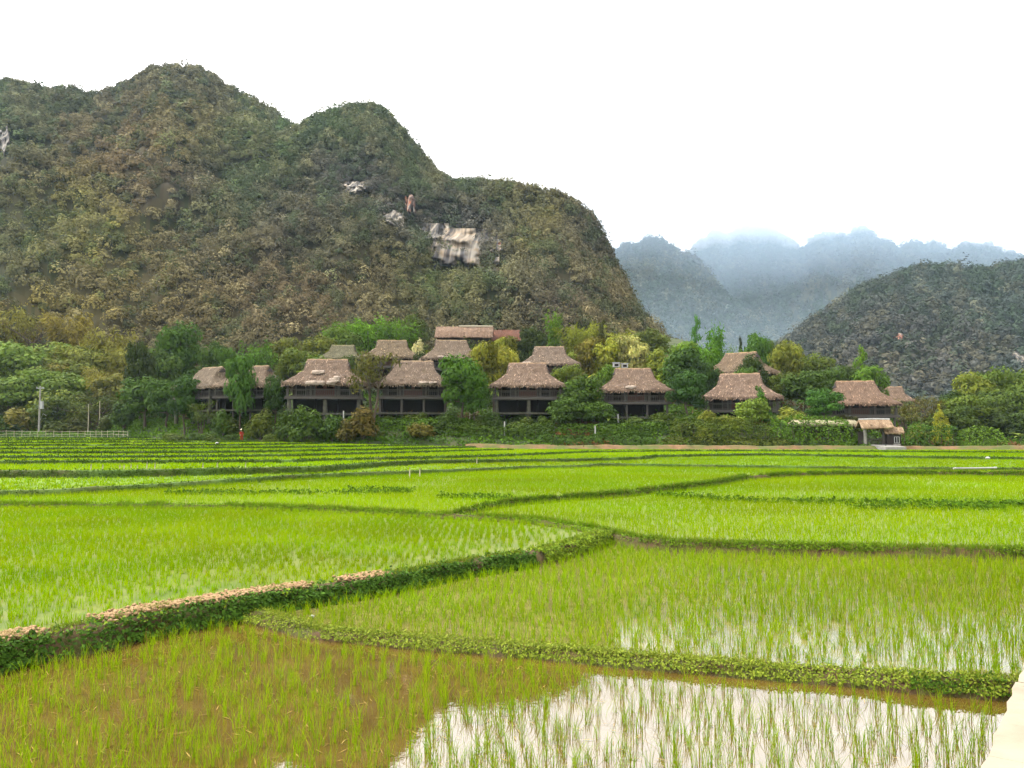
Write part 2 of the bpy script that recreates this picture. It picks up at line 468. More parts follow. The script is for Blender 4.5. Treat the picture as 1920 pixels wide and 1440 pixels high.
def bund_weeds(W, Nn, zf, zc, wtop, per_m, size, c1, c2, seed, fronts=(-.3, 1.0), cover=1.0, asp=.55, dryspots=0.0, tops=1.0):
    """small leaves hugging the crest and front face. returns leaf arrays"""
    r = np.random.default_rng(seed)
    L_ = np.concatenate([[0], np.cumsum(np.linalg.norm(np.diff(W, axis=0), axis=1))])
    n = int(L_[-1] * per_m)
    s = r.uniform(0, L_[-1], n)
    s = s[(fbm(s * .8, np.full(n, seed * 3.1), seed, 3) < cover * r.uniform(.75, 1.25, n))]
    n = len(s)
    x = np.interp(s, L_, W[:, 0]); y = np.interp(s, L_, W[:, 1])
    f = np.interp(s, L_, zf); c = np.interp(s, L_, zc)
    nx = np.interp(s, L_, Nn[:, 0]); ny = np.interp(s, L_, Nn[:, 1])
    t = r.uniform(fronts[0], fronts[1], n)                    # <0 : on the crest going back, 0..1 down the front face
    off = np.where(t < 0, wtop*.5 + t * wtop / max(1e-3, -fronts[0]) if fronts[0] < 0 else wtop*.5, wtop*.5 + t * .22)
    z = np.where(t < 0, c, c + (f - c) * t) + np.abs(r.normal(size=n)) * size * .9
    lump = (fbm(s * 2.2, t * 2 + 9, seed + 3, 3) - .4) * .16
    off = off + lump + r.normal(size=n) * .02
    P = np.stack([x + nx * off, y + ny * off, z + lump * .4], 1)
    nr = np.stack([nx * (.3 + np.clip(t, 0, 1)), ny * (.3 + np.clip(t, 0, 1)), np.full(n, .9)], 1) + r.normal(size=(n, 3)) * .55
    V, Q = leaf_quads(P, nr, size * r.uniform(.6, 1.3, n), asp, r)
    k = r.uniform(0, 1, n)[:, None]
    cc = np.asarray(c1) * (1 - k) + np.asarray(c2) * k
    cc = cc * r.uniform(.75, 1.25, n)[:, None]
    return V, Q, cc

def build_leaves(name, parts, mat, **props):
    V, Q, Cc, off = [], [], [], 0
    for v, q, c in parts:
        V.append(v); Q.append(q + off); Cc.append(c); off += len(v)
    return obj(name, mesh_np(name, np.concatenate(V), [np.concatenate(Q)], np.concatenate(Cc)), mat, **props)

G_dark = lin((62, 100, 36), .55); G_mid = lin((105, 150, 40), .6); G_lite = lin((160, 190, 60), .62)
weeds = []
gb = []     # grass blades on bunds
Wb = curve(B1 + B1b)
W, Nn, zf_, zc_ = bund(Wb, .0, .2, .03, .42, M['bund'], 11, rough=.08, label="main earth bund sweeping between the paddies")
left = W[:, 0] < 0.5
weeds.append(bund_weeds(W[left], Nn[left], zf_[left], zc_[left], .5, 1000, .042, G_dark, lin((95,140,55), .6), 21, (-.12, .95), .62))
weeds.append(bund_weeds(W[~left], Nn[~left], zf_[~left], zc_[~left], .5, 900, .04, lin((95,135,40), .6), G_lite, 22, (-.6, .7), .75))
weeds.append(bund_weeds(W[left], Nn[left], zf_[left], zc_[left], .5, 160, .03, G_mid, G_lite, 23, (-.7, .2), .42))
# bare pale clay cap on the back of the main bund
capW = W[(W[:, 0] > -9.5) & (W[:, 0] < -2.4)]
capN = Nn[(W[:, 0] > -9.5) & (W[:, 0] < -2.4)]
def clods(P0, N0, n, off, seed, zadd):
    r = np.random.default_rng(seed); mb = MB()
    for _ in range(n):
        i = r.integers(0, len(P0) - 1); s = r.uniform(.014, .05); fr_ = r.uniform()
        q_, _ = proj(P0[i, 0], P0[i, 1], P0[i, 2]); q_ += r.normal() * 9
        if not (q_ < 62 or 185 < q_ < 560 or 645 < q_ < 715): continue
        p = P0[i] * (1 - fr_) + P0[i+1] * fr_ + np.array([N0[i, 0], N0[i, 1], 0]) * (off + r.normal() * .11); p[2] += zadd + r.uniform(-.02, .04)
        V = np.array([(1,0,0),(-1,0,0),(0,1,0),(0,-1,0),(0,0,.7),(0,0,-.7),(.6,.6,.3),(-.6,.6,.3),(.6,-.6,.3),(-.6,-.6,.3)]) * s * r.uniform(.7, 1.3, (10, 3))
        a = r.uniform(0, 6.28); R = np.array([[math.cos(a), -math.sin(a), 0], [math.sin(a), math.cos(a), 0], [0, 0, 1]])
        mb.add(V @ R.T + p, [(0,6,4),(6,2,4),(2,7,4),(7,1,4),(1,9,4),(9,3,4),(3,8,4),(8,0,4),(0,8,5),(8,3,5),(3,9,5),(9,1,5),(1,7,5),(7,2,5),(2,6,5),(6,0,5)])
    return mb.mesh("clay_rubble", True)
obj("clay_rubble", clods(capW, capN, 8500, -.12, 5, .05), M['clay'], kind="stuff", label="crumbling orange clay along the crest of the leafy bund")

W4 = curve([(470,1148,.12)] + [(a, b, z - .05) for a, b, z in B4[:-1]])
W, Nn, zf_, zc_ = bund(W4, .0, .05, .03, .26, M['bund'], 12, rough=.04, label="low grassy bund edging the front paddy")
weeds.append(bund_weeds(W, Nn, zf_, zc_, .22, 900, .022, lin((110,140,45), .62), lin((165,185,75), .65), 31, (-.9, .8), .72))
tail = (W[:, 0] > 4.9) & (W[:, 0] < 6.0)
weeds.append(bund_weeds(W[tail], Nn[tail], zf_[tail], zc_[tail], .22, 750, .022, G_dark, G_mid, 32, (-.25, .8), .55))
W2 = curve([(1125,994,.30),(1135,996,.30)] + B2)
W, Nn, zf_, zc_ = bund(W2, .05, .22, .03, .3, M['bund'], 13, label="straight thin bund behind the middle paddy")
weeds.append(bund_weeds(W, Nn, zf_, zc_, .25, 520, .032, lin((80,120,30), .6), lin((140,180,45), .6), 41, (-.8, .5), .6))
W3 = curve(FE + [(1110,990,.31),(1135,996,.30)])
W, Nn, zf_, zc_ = bund(W3, .2, .22, .02, .3, M['bund'], 14, label="far bund of the paddy behind the leafy bund")
weeds.append(bund_weeds(W, Nn, zf_, zc_, .25, 300, .035, lin((95,140,20), .6), lin((140,185,30), .6), 51, (-.8, .8), .75))
W3b = curve([(850,964,.33),(900,950,.36),(960,940,.38),(1050,932,.4),(1120,928,.4),(1180,922,.42),(1240,915,.43),(1330,905,.45),(1400,893,.47),(1480,888,.47),(1560,886,.47),(1670,885,.47),(1920,887,.47),(2300,890,.47)])
W, Nn, zf_, zc_ = bund(W3b, .22, .3, .02, .3, M['bund'], 15, label="curving bund across the wide far paddy")
weeds.append(bund_weeds(W, Nn, zf_, zc_, .25, 240, .05, lin((60,95,20), .5), lin((110,150,30), .6), 61, (-.4, 1), .7))
for k in range(3, len(K)):
    zf0 = lambda Wp, k=k: (np.full(len(Wp), .22) if k == 3 else np.interp(Wp[:, 0], K[k-1][:, 0], K[k-1][:, 2]) - .06)
    W, Nn, zf_, zc_ = bund(K[k], zf0, lambda Wp: Wp[:, 2] - .12, .01, .3, M['bund_far'], 20 + k, label="distant terrace edge of earth and grass darkened with painted shadow")
    pm = 130
    weeds.append(bund_weeds(W, Nn, zf_, zc_, .3, pm, .0009 * W[:, 1].mean(), lin((50,80,18), .5), lin((95,135,30), .55), 70 + k, (-.1, 1), .7))
# thin low weed rows inside the far paddies
for i, (a, b, c, d) in enumerate([(310,925,770,925),(650,919,780,921),(820,932,960,936),(1330,938,1930,950),(1560,955,1920,947),(1720,953,1880,955),(1230,929,1350,936)]):
    Wr = resample(curve([(a, b, .28), (c, d, .28)]), lambda p: .4)
    Nr = np.tile([0., -1.], (len(Wr), 1))
    weeds.append(bund_weeds(Wr, Nr, Wr[:, 2] - .06, Wr[:, 2] + .08, .2, 110, .075, lin((60,100,20), .55), lin((105,150,25), .6), 90 + i, (-.5, 1), .6))
rg = np.random.default_rng(66)
gparts = []
for Wc, dens_, hh_, ww_, c1_, c2_ in ((W4, 260, .075, .006, (110,150,30), (175,190,70)), (W2, 200, .12, .012, (85,130,25), (140,180,40)), (Wb[Wb[:, 0] > -3], 260, .10, .009, (90,130,30), (150,180,50)), (Wb[Wb[:, 0] <= -3], 150, .12, .008, (80,120,35), (150,175,60)), (W3, 160, .14, .015, (95,140,20), (140,185,30)), (W3b, 120, .16, .022, (70,110,20), (120,165,30))):
    Wr = resample(Wc, lambda p: .1); n_ = int(np.linalg.norm(np.diff(Wr, axis=0), axis=1).sum() * dens_)
    k_ = rg.integers(0, len(Wr) - 1, n_); f_ = rg.uniform(0, 1, n_)[:, None]
    pg = Wr[k_] * (1 - f_) + Wr[k_ + 1] * f_; keep = fbm(pg[:, 0] * 1.3, pg[:, 1] * 1.3, 12, 3) > .38; pg = pg[keep]
    o_ = rg.uniform(-.22, .26, len(pg)); pg[:, 1] -= o_; pg[:, 2] += .02 - np.clip(o_ - .12, 0, 1) * .9
    gparts.append(blades(pg, 4, hh_ * rg.uniform(.6, 1.5, len(pg)), ww_, .7, rg, 2, lin(c1_, .65), lin(c2_, .7), .02, lin((180,160,100), .55), .12))
build_blades("grass", gparts, M['leaf'], kind="stuff", label="tufts of short grass along the crests of the paddy bunds")
build_leaves("weeds", weeds, M['leaf'], kind="stuff", label="low leafy weeds and grass growing on the bunds between paddies")

# ------------------------------------------------------------------ rice
RA = lin((132, 180, 2), .83); RB = lin((170, 200, 8), .87); RD = lin((190, 175, 95), .7)
PATH_D = np.array([1.23, 1.66]); PATH_D /= np.linalg.norm(PATH_D)
PATH_N = np.array([PATH_D[1], -PATH_D[0]])                      # to the right of the path's edge
PE = onz(1845, 1440, 1.5)[:2]
def right_of_path(P): return (P[:, :2] - PE) @ PATH_N

def drift(b, fx, fy, amp, seed):
    V, q, t, c = b
    n = len(c); m = len(V) // n; P_ = V[::m]
    k = (fbm(P_[:, 0] * fx, P_[:, 1] * fy, seed, 4) - .5) * 2
    c = c * (1 + amp * k)[:, None]; c[:, 0] *= 1 + amp * .5 * (fbm(P_[:, 0] * fx * 1.7 + 9, P_[:, 1] * fy, seed + 5, 3) - .5) * 2
    return V, q, t, c

def rows(x0, x1, y0, y1, sp, jit, ang, r, sp2=None):
    spx = sp; sp = sp2 or sp
    n1 = int((x1 - x0) * 1.3 / spx); n2 = int((y1 - y0) * 1.3 / sp)
    a, b = np.meshgrid(np.arange(n1) * spx, np.arange(n2) * sp, indexing='ij')
    p = np.stack([a.ravel() - n1*spx/2, b.ravel() - n2*sp/2], 1)
    p += r.normal(size=p.shape) * jit
    ca, sa = math.cos(ang), math.sin(ang)
    p = p @ np.array([[ca, sa], [-sa, ca]]) + np.array([(x0+x1)/2, (y0+y1)/2])
    return p[(p[:, 0] > x0) & (p[:, 0] < x1) & (p[:, 1] > y0) & (p[:, 1] < y1)]

def inview(p, z, m=140):
    a, b = proj(p[:, 0], p[:, 1], np.full(len(p), z)); return (a > -m) & (a < 1920 + m) & (b < 1440 + m)

r = np.random.default_rng(101)
p = rows(-9, 9, 5.5, 15, .19, .03, .12, r)
p = p[(p[:, 1] < cy(0, p[:, 0]) - .42) & inview(p, 0)]
P0 = np.column_stack([p, np.zeros(len(p))]); P0 = P0[right_of_path(P0) < -.5]
dens = fbm(P0[:, 0] * .5, P0[:, 1] * .5, 3, 3)
P0 = P0[(r.uniform(0, 1, len(P0)) < .80 + (dens - .5))]
h = .25 * r.uniform(.7, 1.25, len(P0))
parts = [blades(P0, 10, h, .0068, .34, r, 3, RA * .95, RB, .022, RD, .12)]
# denser growth on the left of the front paddy
PL = P0[(P0[:, 0] < .6 + 1.2 * r.uniform(0, 1, len(P0)))]
parts.append(blades(PL[r.uniform(0, 1, len(PL)) < .75], 9, .17, .006, .5, r, 3, RA * .85, RB * .95, .075, RD, .2))
build_blades("rice_seedlings", parts, M['rice'], kind="stuff", label="sparse young rice standing in the open water of the front paddy")
# floating straw bits
ps = P0[r.integers(0, len(P0), 900)].copy(); ps[:, :2] += r.normal(size=(900, 2)) * .15; ps[:, 2] = .012
ps = ps[(ps[:, 0] < 1.5) | (r.uniform(0, 1, len(ps)) < .1)]
ang = r.uniform(0, math.pi, len(ps)); t1 = np.stack([np.cos(ang), np.sin(ang), r.uniform(-.05, .15, len(ps))], 1)
V, Q = leaf_quads(ps, np.tile([0, 0, 1.], (len(ps), 1)), r.uniform(.03, .09, len(ps)), .07, r, t1)
build_leaves("straw_litter", [(V, Q, lin((190, 165, 110), .8) * r.uniform(.5, 1.1, len(ps))[:, None])], M['leaf'], kind="stuff", label="bits of dead straw floating on the muddy front paddy")

# middle paddy (right) : P2
p = rows(-6, 18, 9, 24, .19, .04, -.05, r)
p = p[(p[:, 1] > cy(0, p[:, 0]) + .35) & (p[:, 1] < cy(1, p[:, 0]) - .4) & inview(p, .05)]
P2 = np.column_stack([p, np.full(len(p), .05)])
near = np.clip((P2[:, 1] - cy(0, P2[:, 0])) / 4, 0, 1)
thin = (P2[:, 0] > 2.5) * (1 - near) * .35
P2 = P2[r.uniform(0, 1, len(P2)) > thin]
hP2 = .225 * r.uniform(.75, 1.2, len(P2))
build_blades("rice_seedlings", [drift(blades(P2, 9, hP2, .011, .38, r, 2, RA * .97, RB * .97, .032, RD, .03), .4, .8, .22, 32)], M['rice'], kind="stuff", label="dense green rice of the middle paddy beyond the low grassy bund")
# P1 behind the leafy bund
p = rows(-24, 4, 10, 34, .21, .045, .02, r, .125)
p = p[(p[:, 1] > cy(1, p[:, 0]) + .5) & (p[:, 1] < cy(2, p[:, 0]) - .3) & inview(p, .2)]
P1 = np.column_stack([p, np.full(len(p), .2)])
dens = fbm(P1[:, 0] * .45, P1[:, 1] * .3, 8, 3)
back = sstep(1, 9, P1[:, 1] - cy(1, P1[:, 0]))
P1 = P1[r.uniform(0, 1, len(P1)) < (.48 + (dens - .5) * .9 + back * .65)]
build_blades("rice_seedlings", [drift(blades(P1, 10, .19 * r.uniform(.75, 1.2, len(P1)), .012, .4, r, 2, RA, RB, .03, RD, .02), .3, .6, .3, 31)], M['rice'], kind="stuff", label="pale rows of rice on wet mud behind the leafy bund")
# P3 wide
p = rows(-32, 48, 18, 64, .2, .06, .08, r)
p = p[(p[:, 1] > cy(2, p[:, 0]) + .35) & (p[:, 1] < cy(3, p[:, 0]) - .3) & inview(p, .22, 200)]
P3 = np.column_stack([p, np.full(len(p), .22)])
dens = fbm(P3[:, 0] * .25, P3[:, 1] * .16, 18, 3)
P3 = P3[r.uniform(0, 1, len(P3)) < 1.2 - .55 * sstep(.52, .75, dens)]
build_blades("rice_seedlings", [drift(blades(P3, 6, .24 * r.uniform(.75, 1.2, len(P3)), .02, .4, r, 1, RA, RB, .07), .12, .3, .35, 33)], M['rice'], kind="stuff", label="bright rice of the wide paddy behind the curved bund")
# far terraces
parts = []
for k in range(3, len(K)):
    x0, x1 = (-100, 100) if k <= 5 else (K[k][0, 0], K[k][-1, 0])
    ym = K[k][:, 1].mean()
    n = int((x1 - x0) * 16 * 10)
    x = r.uniform(x0, x1, n); e0 = cy(k, x); e1 = far_end(k, x)
    t = r.uniform(0, 1, n); y = e0 + .35 + (e1 - e0 - .9) * t
    wgt = np.clip((e1 - e0) / 16, 0, 1.6)
    ok = (e1 - e0 > .9) & (r.uniform(0, 1.6, n) < wgt)
    p = np.column_stack([x, y, cz(k, x) - .1])[ok]
    p = p[inview(p[:, :2], 1.0, 150)]
    tint = .9 + .25 * vnoise(np.array([k * 3.3]), np.array([.5]), 4)[0]
    parts.append(drift(blades(p, 5, .17, .0009 * ym + .012, .45, r, 1, RA * tint, RB * tint, .16), .06, .12, .28, 34))
build_blades("rice_seedlings", parts, M['rice'], kind="stuff", label="bright green rice covering the distant terraces")

# ------------------------------------------------------------------ ground sheet, concrete path
gv = [(-2250,-28,-.6),(2250,-28,-.6),(2250,2600,-.6),(-2250,2600,-.6)]
mb = MB(); mb.add(gv, [(0,1,2,3)]); obj("ground", mb.mesh("ground"), M['slope'], kind="structure", label="low valley floor under the fields")

def path_mat():
    m, nt, out = newmat("cream_concrete")
    v = coords(nt, "Object")
    f = noise(nt, 2.2, 8, 0.65, v); g = noise(nt, 14, 6, 0.7, v); h_ = noise(nt, .8, 3, .5, v)
    c = ramp(nt, f, [(0.25, (.13, .105, .07)), (0.5, (.175, .145, .10)), (0.8, (.20, .175, .13))])
    c = mixc(nt, ramp(nt, g, [(.62, (0,0,0)), (.72, (1,1,1))]), c, (.10, .07, .045))
    c = mixc(nt, ramp(nt, h_, [(.5, (0,0,0)), (.75, (.5,.5,.5))]), c, (.145, .115, .075))
    p = N(nt, "ShaderNodeBsdfPrincipled"); p.inputs["Roughness"].default_value = .9
    b = N(nt, "ShaderNodeBump"); b.inputs["Strength"].default_value = .5; b.inputs["Distance"].default_value = .01
    L(nt, g, b.inputs["Height"]); L(nt, b.outputs[0], p.inputs["Normal"])
    L(nt, c, p.inputs["Base Color"]); L(nt, p.outputs[0], out.inputs[0]); return m
mb = MB()
r = np.random.default_rng(5)
s0, seg = -6.0, 1.55
for i in range(24):
    a, b = s0 + i * seg + .006, s0 + (i + 1) * seg - .006
    dz = r.normal() * .004; n = 9
    prev = None
    # slab with slightly chipped edge
    top = []
    for j in range(n + 1):
        s = a + (b - a) * j / n; e = r.normal() * .008
        top.append(PE + PATH_D * s + PATH_N * e)
    q = [PE + PATH_D * b + PATH_N * 2.6, PE + PATH_D * a + PATH_N * 2.6]
    ring = top + q
    V = [(x, y, 1.5 + dz) for x, y in ring] + [(x, y, -.55) for x, y in ring]
    # small bevel
    k = len(ring)
    mb.add(V, [tuple(range(k))[::-1]] + [(j, (j+1) % k, (j+1) % k + k, j + k) for j in range(k)])
obj("path", mb.mesh("path"), path_mat(), kind="structure", label="cream concrete path edge along the front paddy")

# ------------------------------------------------------------------ hillside terrain
PD = np.array([-1, 0, 3, 7, 13, 23, 35, 60, 85, 105, 140.]); PZ = np.array([-.3, 0, 1.5, 3.0, 3.6, 4.8, 7.6, 13.0, 19.0, 24, 30.])
LD = np.array([-1, 0, 8, 30, 60, 110.]); LZ = np.array([-.3, .1, .9, 7, 18, 30.])
RD_ = np.array([-1, 0, 10, 40, 80, 140.]); RZ = np.array([-.3, 0, .3, 1.5, 3.5, 6.])
def hill_z(x, y):
    x = np.asarray(x, float); y = np.asarray(y, float)
    d = y - Fedge(x); b = Fz(x)
    px = CX + FPX * x / np.maximum(y, 1)
    zk = np.interp(d, PD, PZ); zl = np.interp(d, LD, LZ); zr = np.interp(d, RD_, RZ)
    wl = 1 - sstep(130, 300, px); q_ = sstep(35, 70, d); wr = sstep(1500, 1780, px) * (1 - q_) + sstep(1260, 1520, px) * q_
    z = zk * (1 - wl) * (1 - wr) + zl * wl + zr * wr
    return b + z + (fbm(x * .12, y * .12, 44, 3) - .5) * 1.2 * np.clip(d / 6, 0, 1)

nx, ny = 220, 90
gx = np.linspace(-230, 240, nx); tt = np.linspace(0, 1, ny) ** 1.5
X = np.repeat(gx[:, None], ny, 1); Y = Fedge(X) - .4 + tt[None, :] * 150
Z = hill_z(X, Y)
V = np.stack([X, Y, Z], 2).reshape(-1, 3)
ii, jj = np.meshgrid(np.arange(nx-1), np.arange(ny-1), indexing='ij'); a = (ii*ny + jj).ravel()
Fq = np.stack([a, a+ny, a+ny+1, a+1], 1)
obj("hillside", mesh_np("hillside", V, [Fq], smooth=True), M['slope'], kind="structure", label="low green rise the thatched houses stand on")

# red earth bank along the end of the right-hand fields
xs = np.linspace(-6, 150, 500)
r = np.random.default_rng(12)
hgt = .42 + .25 * (fbm(xs * .25, xs * 0, 7, 3) - .5)
e = (fbm(xs * .8, xs * 0 + 5, 8, 3) - .5) * .5
rows_ = []
for o, z in ((-1.1, -.12), (-.75, .1), (-.55, .75), (-.2, 1.0), (.6, 1.0), (1.2, .2)):
    rows_.append(np.stack([xs, Fedge(xs) + o + e, Fz(xs) + hgt * z + (fbm(xs * 1.4, xs * 0 + o * 9, 9, 3) - .5) * .12], 1))
V = np.stack(rows_, 1).reshape(-1, 3); i = np.arange(len(xs) - 1); m = 6
obj("earth_bank", mesh_np("earth_bank", V, [np.concatenate([np.stack([i*m+j, (i+1)*m+j, (i+1)*m+j+1, i*m+j+1], 1) for j in range(m-1)])], smooth=True), M['redbank'], kind="structure", label="raw red earth bank at the far edge of the rice")

# undergrowth over the hillside
r = np.random.default_rng(55)
n = 52000
x = r.uniform(-130, 120, n); d = r.uniform(0, 1, n) ** 1.3 * 105 + .3
y = Fedge(x) + d
P = np.column_stack([x, y, hill_z(x, y)])
a_, b_ = proj(P[:, 0], P[:, 1], P[:, 2]); P = P[(a_ > -120) & (a_ < 2040)]
n = len(P)
d = P[:, 1] - Fedge(P[:, 0])
pat = fbm(P[:, 0] * .12, P[:, 1] * .2, 61, 3)
grass = lin((95, 135, 45), .55); dk = lin((62, 82, 38), .6); br = lin((125, 95, 60), .5)
cc = np.where((pat < .42)[:, None], dk, np.where((pat > .66)[:, None], br, grass)) 
slope_face = (d < 6)
pxu, _ = proj(P[:, 0], P[:, 1], P[:, 2])
lawn = slope_face & (pxu < 1000 + 120 * (pat - .5))
cc = np.where(lawn[:, None], np.where((pat < .5)[:, None], lin((84, 124, 40), .6), lin((104, 148, 46), .6)), cc)
k = 6
PP = np.repeat(P, k, 0); nn = len(PP)
PP[:, :2] += r.normal(size=(nn, 2)) * .35; PP[:, 2] += np.abs(r.normal(size=nn)) * np.repeat(np.where(slope_face, .22, .45), k)
nr = r.normal(size=(nn, 3)) * .7 + np.array([0, -.3, .8])
V, Q = leaf_quads(PP, nr, r.uniform(.12, .3, nn), .5, r)
build_leaves("undergrowth", [(V, Q, np.repeat(cc, k, 0) * r.uniform(.7, 1.3, nn)[:, None])], M['leaf'], kind="stuff", label="rough grass and undergrowth covering the rise around the houses")

# ------------------------------------------------------------------ MOUNTAINS
def massif(sky, foot, nu, nv, amp, cell, seed, power=1.0, back=160, drop=.55, sink=8, jag=3):
    sky = np.array(sky, float); foot = np.array(foot, float)
    u = np.linspace(sky[0, 0], sky[-1, 0], nu)
    sp = np.interp(u, sky[:, 0], sky[:, 1]); sY = np.interp(u, sky[:, 0], sky[:, 2])
    fp = np.interp(u, foot[:, 0], foot[:, 1]); fY = np.interp(u, foot[:, 0], foot[:, 2])
    sp = sp + (fbm(u / 28, u * 0 + seed, seed, 4) - .5) * 2 * jag
    R = np.array([at(a, b, c) for a, b, c in zip(u, sp + sink, sY)])
    Fo = np.array([at(a, b, c) for a, b, c in zip(u, fp, fY)])
    v = np.linspace(0, 1, nv)
    G = np.empty((nu, nv + 12, 3))
    g = v ** power
    G[:, :nv, 1] = Fo[:, 1][:, None] * (1 - v) + R[:, 1][:, None] * v
    fx = Fo[:, 0] / Fo[:, 1]
    G[:, :nv, 0] = fx[:, None] * G[:, :nv, 1]
    G[:, :nv, 2] = Fo[:, 2][:, None] * (1 - g) + R[:, 2][:, None] * g
    for k in range(12):
        t = (k + 1) / 12
        G[:, nv + k, 1] = R[:, 1] + back * t
        G[:, nv + k, 0] = fx * G[:, nv + k, 1]
        G[:, nv + k, 2] = R[:, 2] - (R[:, 2] - Fo[:, 2]) * drop * t ** 1.4
    x, y = G[..., 0], G[..., 1]
    wgt = np.zeros(nv + 12); wgt[:nv] = np.sin(np.clip(v, 0, 1) * math.pi) ** .7; wgt[nv:] = .15
    wu = np.clip((R[:, 2] - Fo[:, 2] - 8) / 90, .02, 1)
    rid = 1 - np.abs(2 * fbm(x / cell, y / cell * .7, seed, 4) - 1) * 2
    n2 = (fbm(x / (cell * .35), y / (cell * .35), seed + 9, 4) - .5)
    G[..., 2] += amp * (rid * .6 + n2 * .9) * wgt[None, :] * wu[:, None]
    G[..., 1] += amp * 1.2 * (fbm(x / cell + 31, y / cell, seed + 3, 3) - .5) * wgt[None, :]
    return G

def grid_mesh(name, G, mat, col=None, **props):
    nu, nv = G.shape[:2]
    ii, jj = np.meshgrid(np.arange(nu-1), np.arange(nv-1), indexing='ij'); a = (ii*nv + jj).ravel()
    Fq = np.stack([a, a+nv, a+nv+1, a+1], 1)
    c = None if col is None else col[:-1, :-1].reshape(-1, 3)
    return obj(name, mesh_np(name, G.reshape(-1, 3), [Fq], c, smooth=True), mat, **props)

# species patches (display colours) on the mountains: cx, cy, rx, ry, colour, weight
BASE = (94, 86, 62)
ZON = [
 (40,230,90,75,(74,86,62),3),(300,170,160,50,(84,84,60),2),(250,290,190,90,(116,94,68),3),(395,235,75,32,(140,126,76),2.5),
 (330,345,48,32,(74,64,66),4),(60,430,90,80,(84,92,58),2),(165,430,95,70,(132,126,66),3.2),(200,530,110,60,(118,102,64),2),
 (20,520,70,70,(78,84,58),1.5),(100,590,130,40,(134,122,58),2.5),(30,610,60,40,(96,76,60),3),(300,590,160,45,(112,96,62),2),
 (460,290,100,70,(72,92,54),3.2),(560,240,70,40,(68,86,56),2.5),(690,235,90,60,(70,84,54),4),(440,380,80,50,(76,86,60),3),
 (560,420,90,70,(84,76,72),2.6),(660,340,60,45,(74,70,76),4.5),(740,400,70,50,(78,74,78),3.5),(860,425,95,48,(76,74,80),3.5),
 (800,340,60,40,(80,88,58),2.5),(930,385,70,35,(92,98,60),2.5),(1020,420,70,50,(122,112,62),2.6),(1100,430,50,45,(80,74,68),3),
 (640,430,80,60,(80,86,58),2),(560,560,130,60,(108,90,70),2.6),(720,560,70,60,(98,88,62),2),(820,540,90,55,(92,98,58),2.4),
 (960,530,70,50,(86,88,68),1.5),(1050,560,80,45,(96,84,78),2.2),(1160,560,60,70,(112,98,66),2.4),(430,520,90,70,(92,84,66),1.5),
]
def zone(px, py, r, base=BASE, zon=ZON):
    px = np.asarray(px, float); py = np.asarray(py, float)
    # wobble the borders so no patch has a clean outline
    wx = (fbm(px / 60, py / 60, 5, 4) - .5) * 110; wy = (fbm(px / 60 + 40, py / 60, 6, 4) - .5) * 90
    c = np.tile(np.array(base, float), (len(px), 1)) * .9; tot = np.full(len(px), .9)
    for cx, cyy, rx, ry, colr, wgt in zon:
        ww = wgt * np.exp(-(((px + wx - cx) / rx) ** 2 + ((py + wy - cyy) / ry) ** 2))
        c += ww[:, None] * np.array(colr, float); tot += ww
    c /= tot[:, None]
    c = c * .88 + np.array((84, 88, 66)) * .12
    # other species sprinkled in clumps
    k = fbm(px / 24, py / 24, 71, 3) + r.normal(size=len(px)) * .09
    c = np.where((k < .40)[:, None], c * .6 + np.array((56, 76, 46)) * .4, c)
    c = np.where((k > .62)[:, None], c * .6 + np.array((124, 116, 86)) * .4, c)
    return c

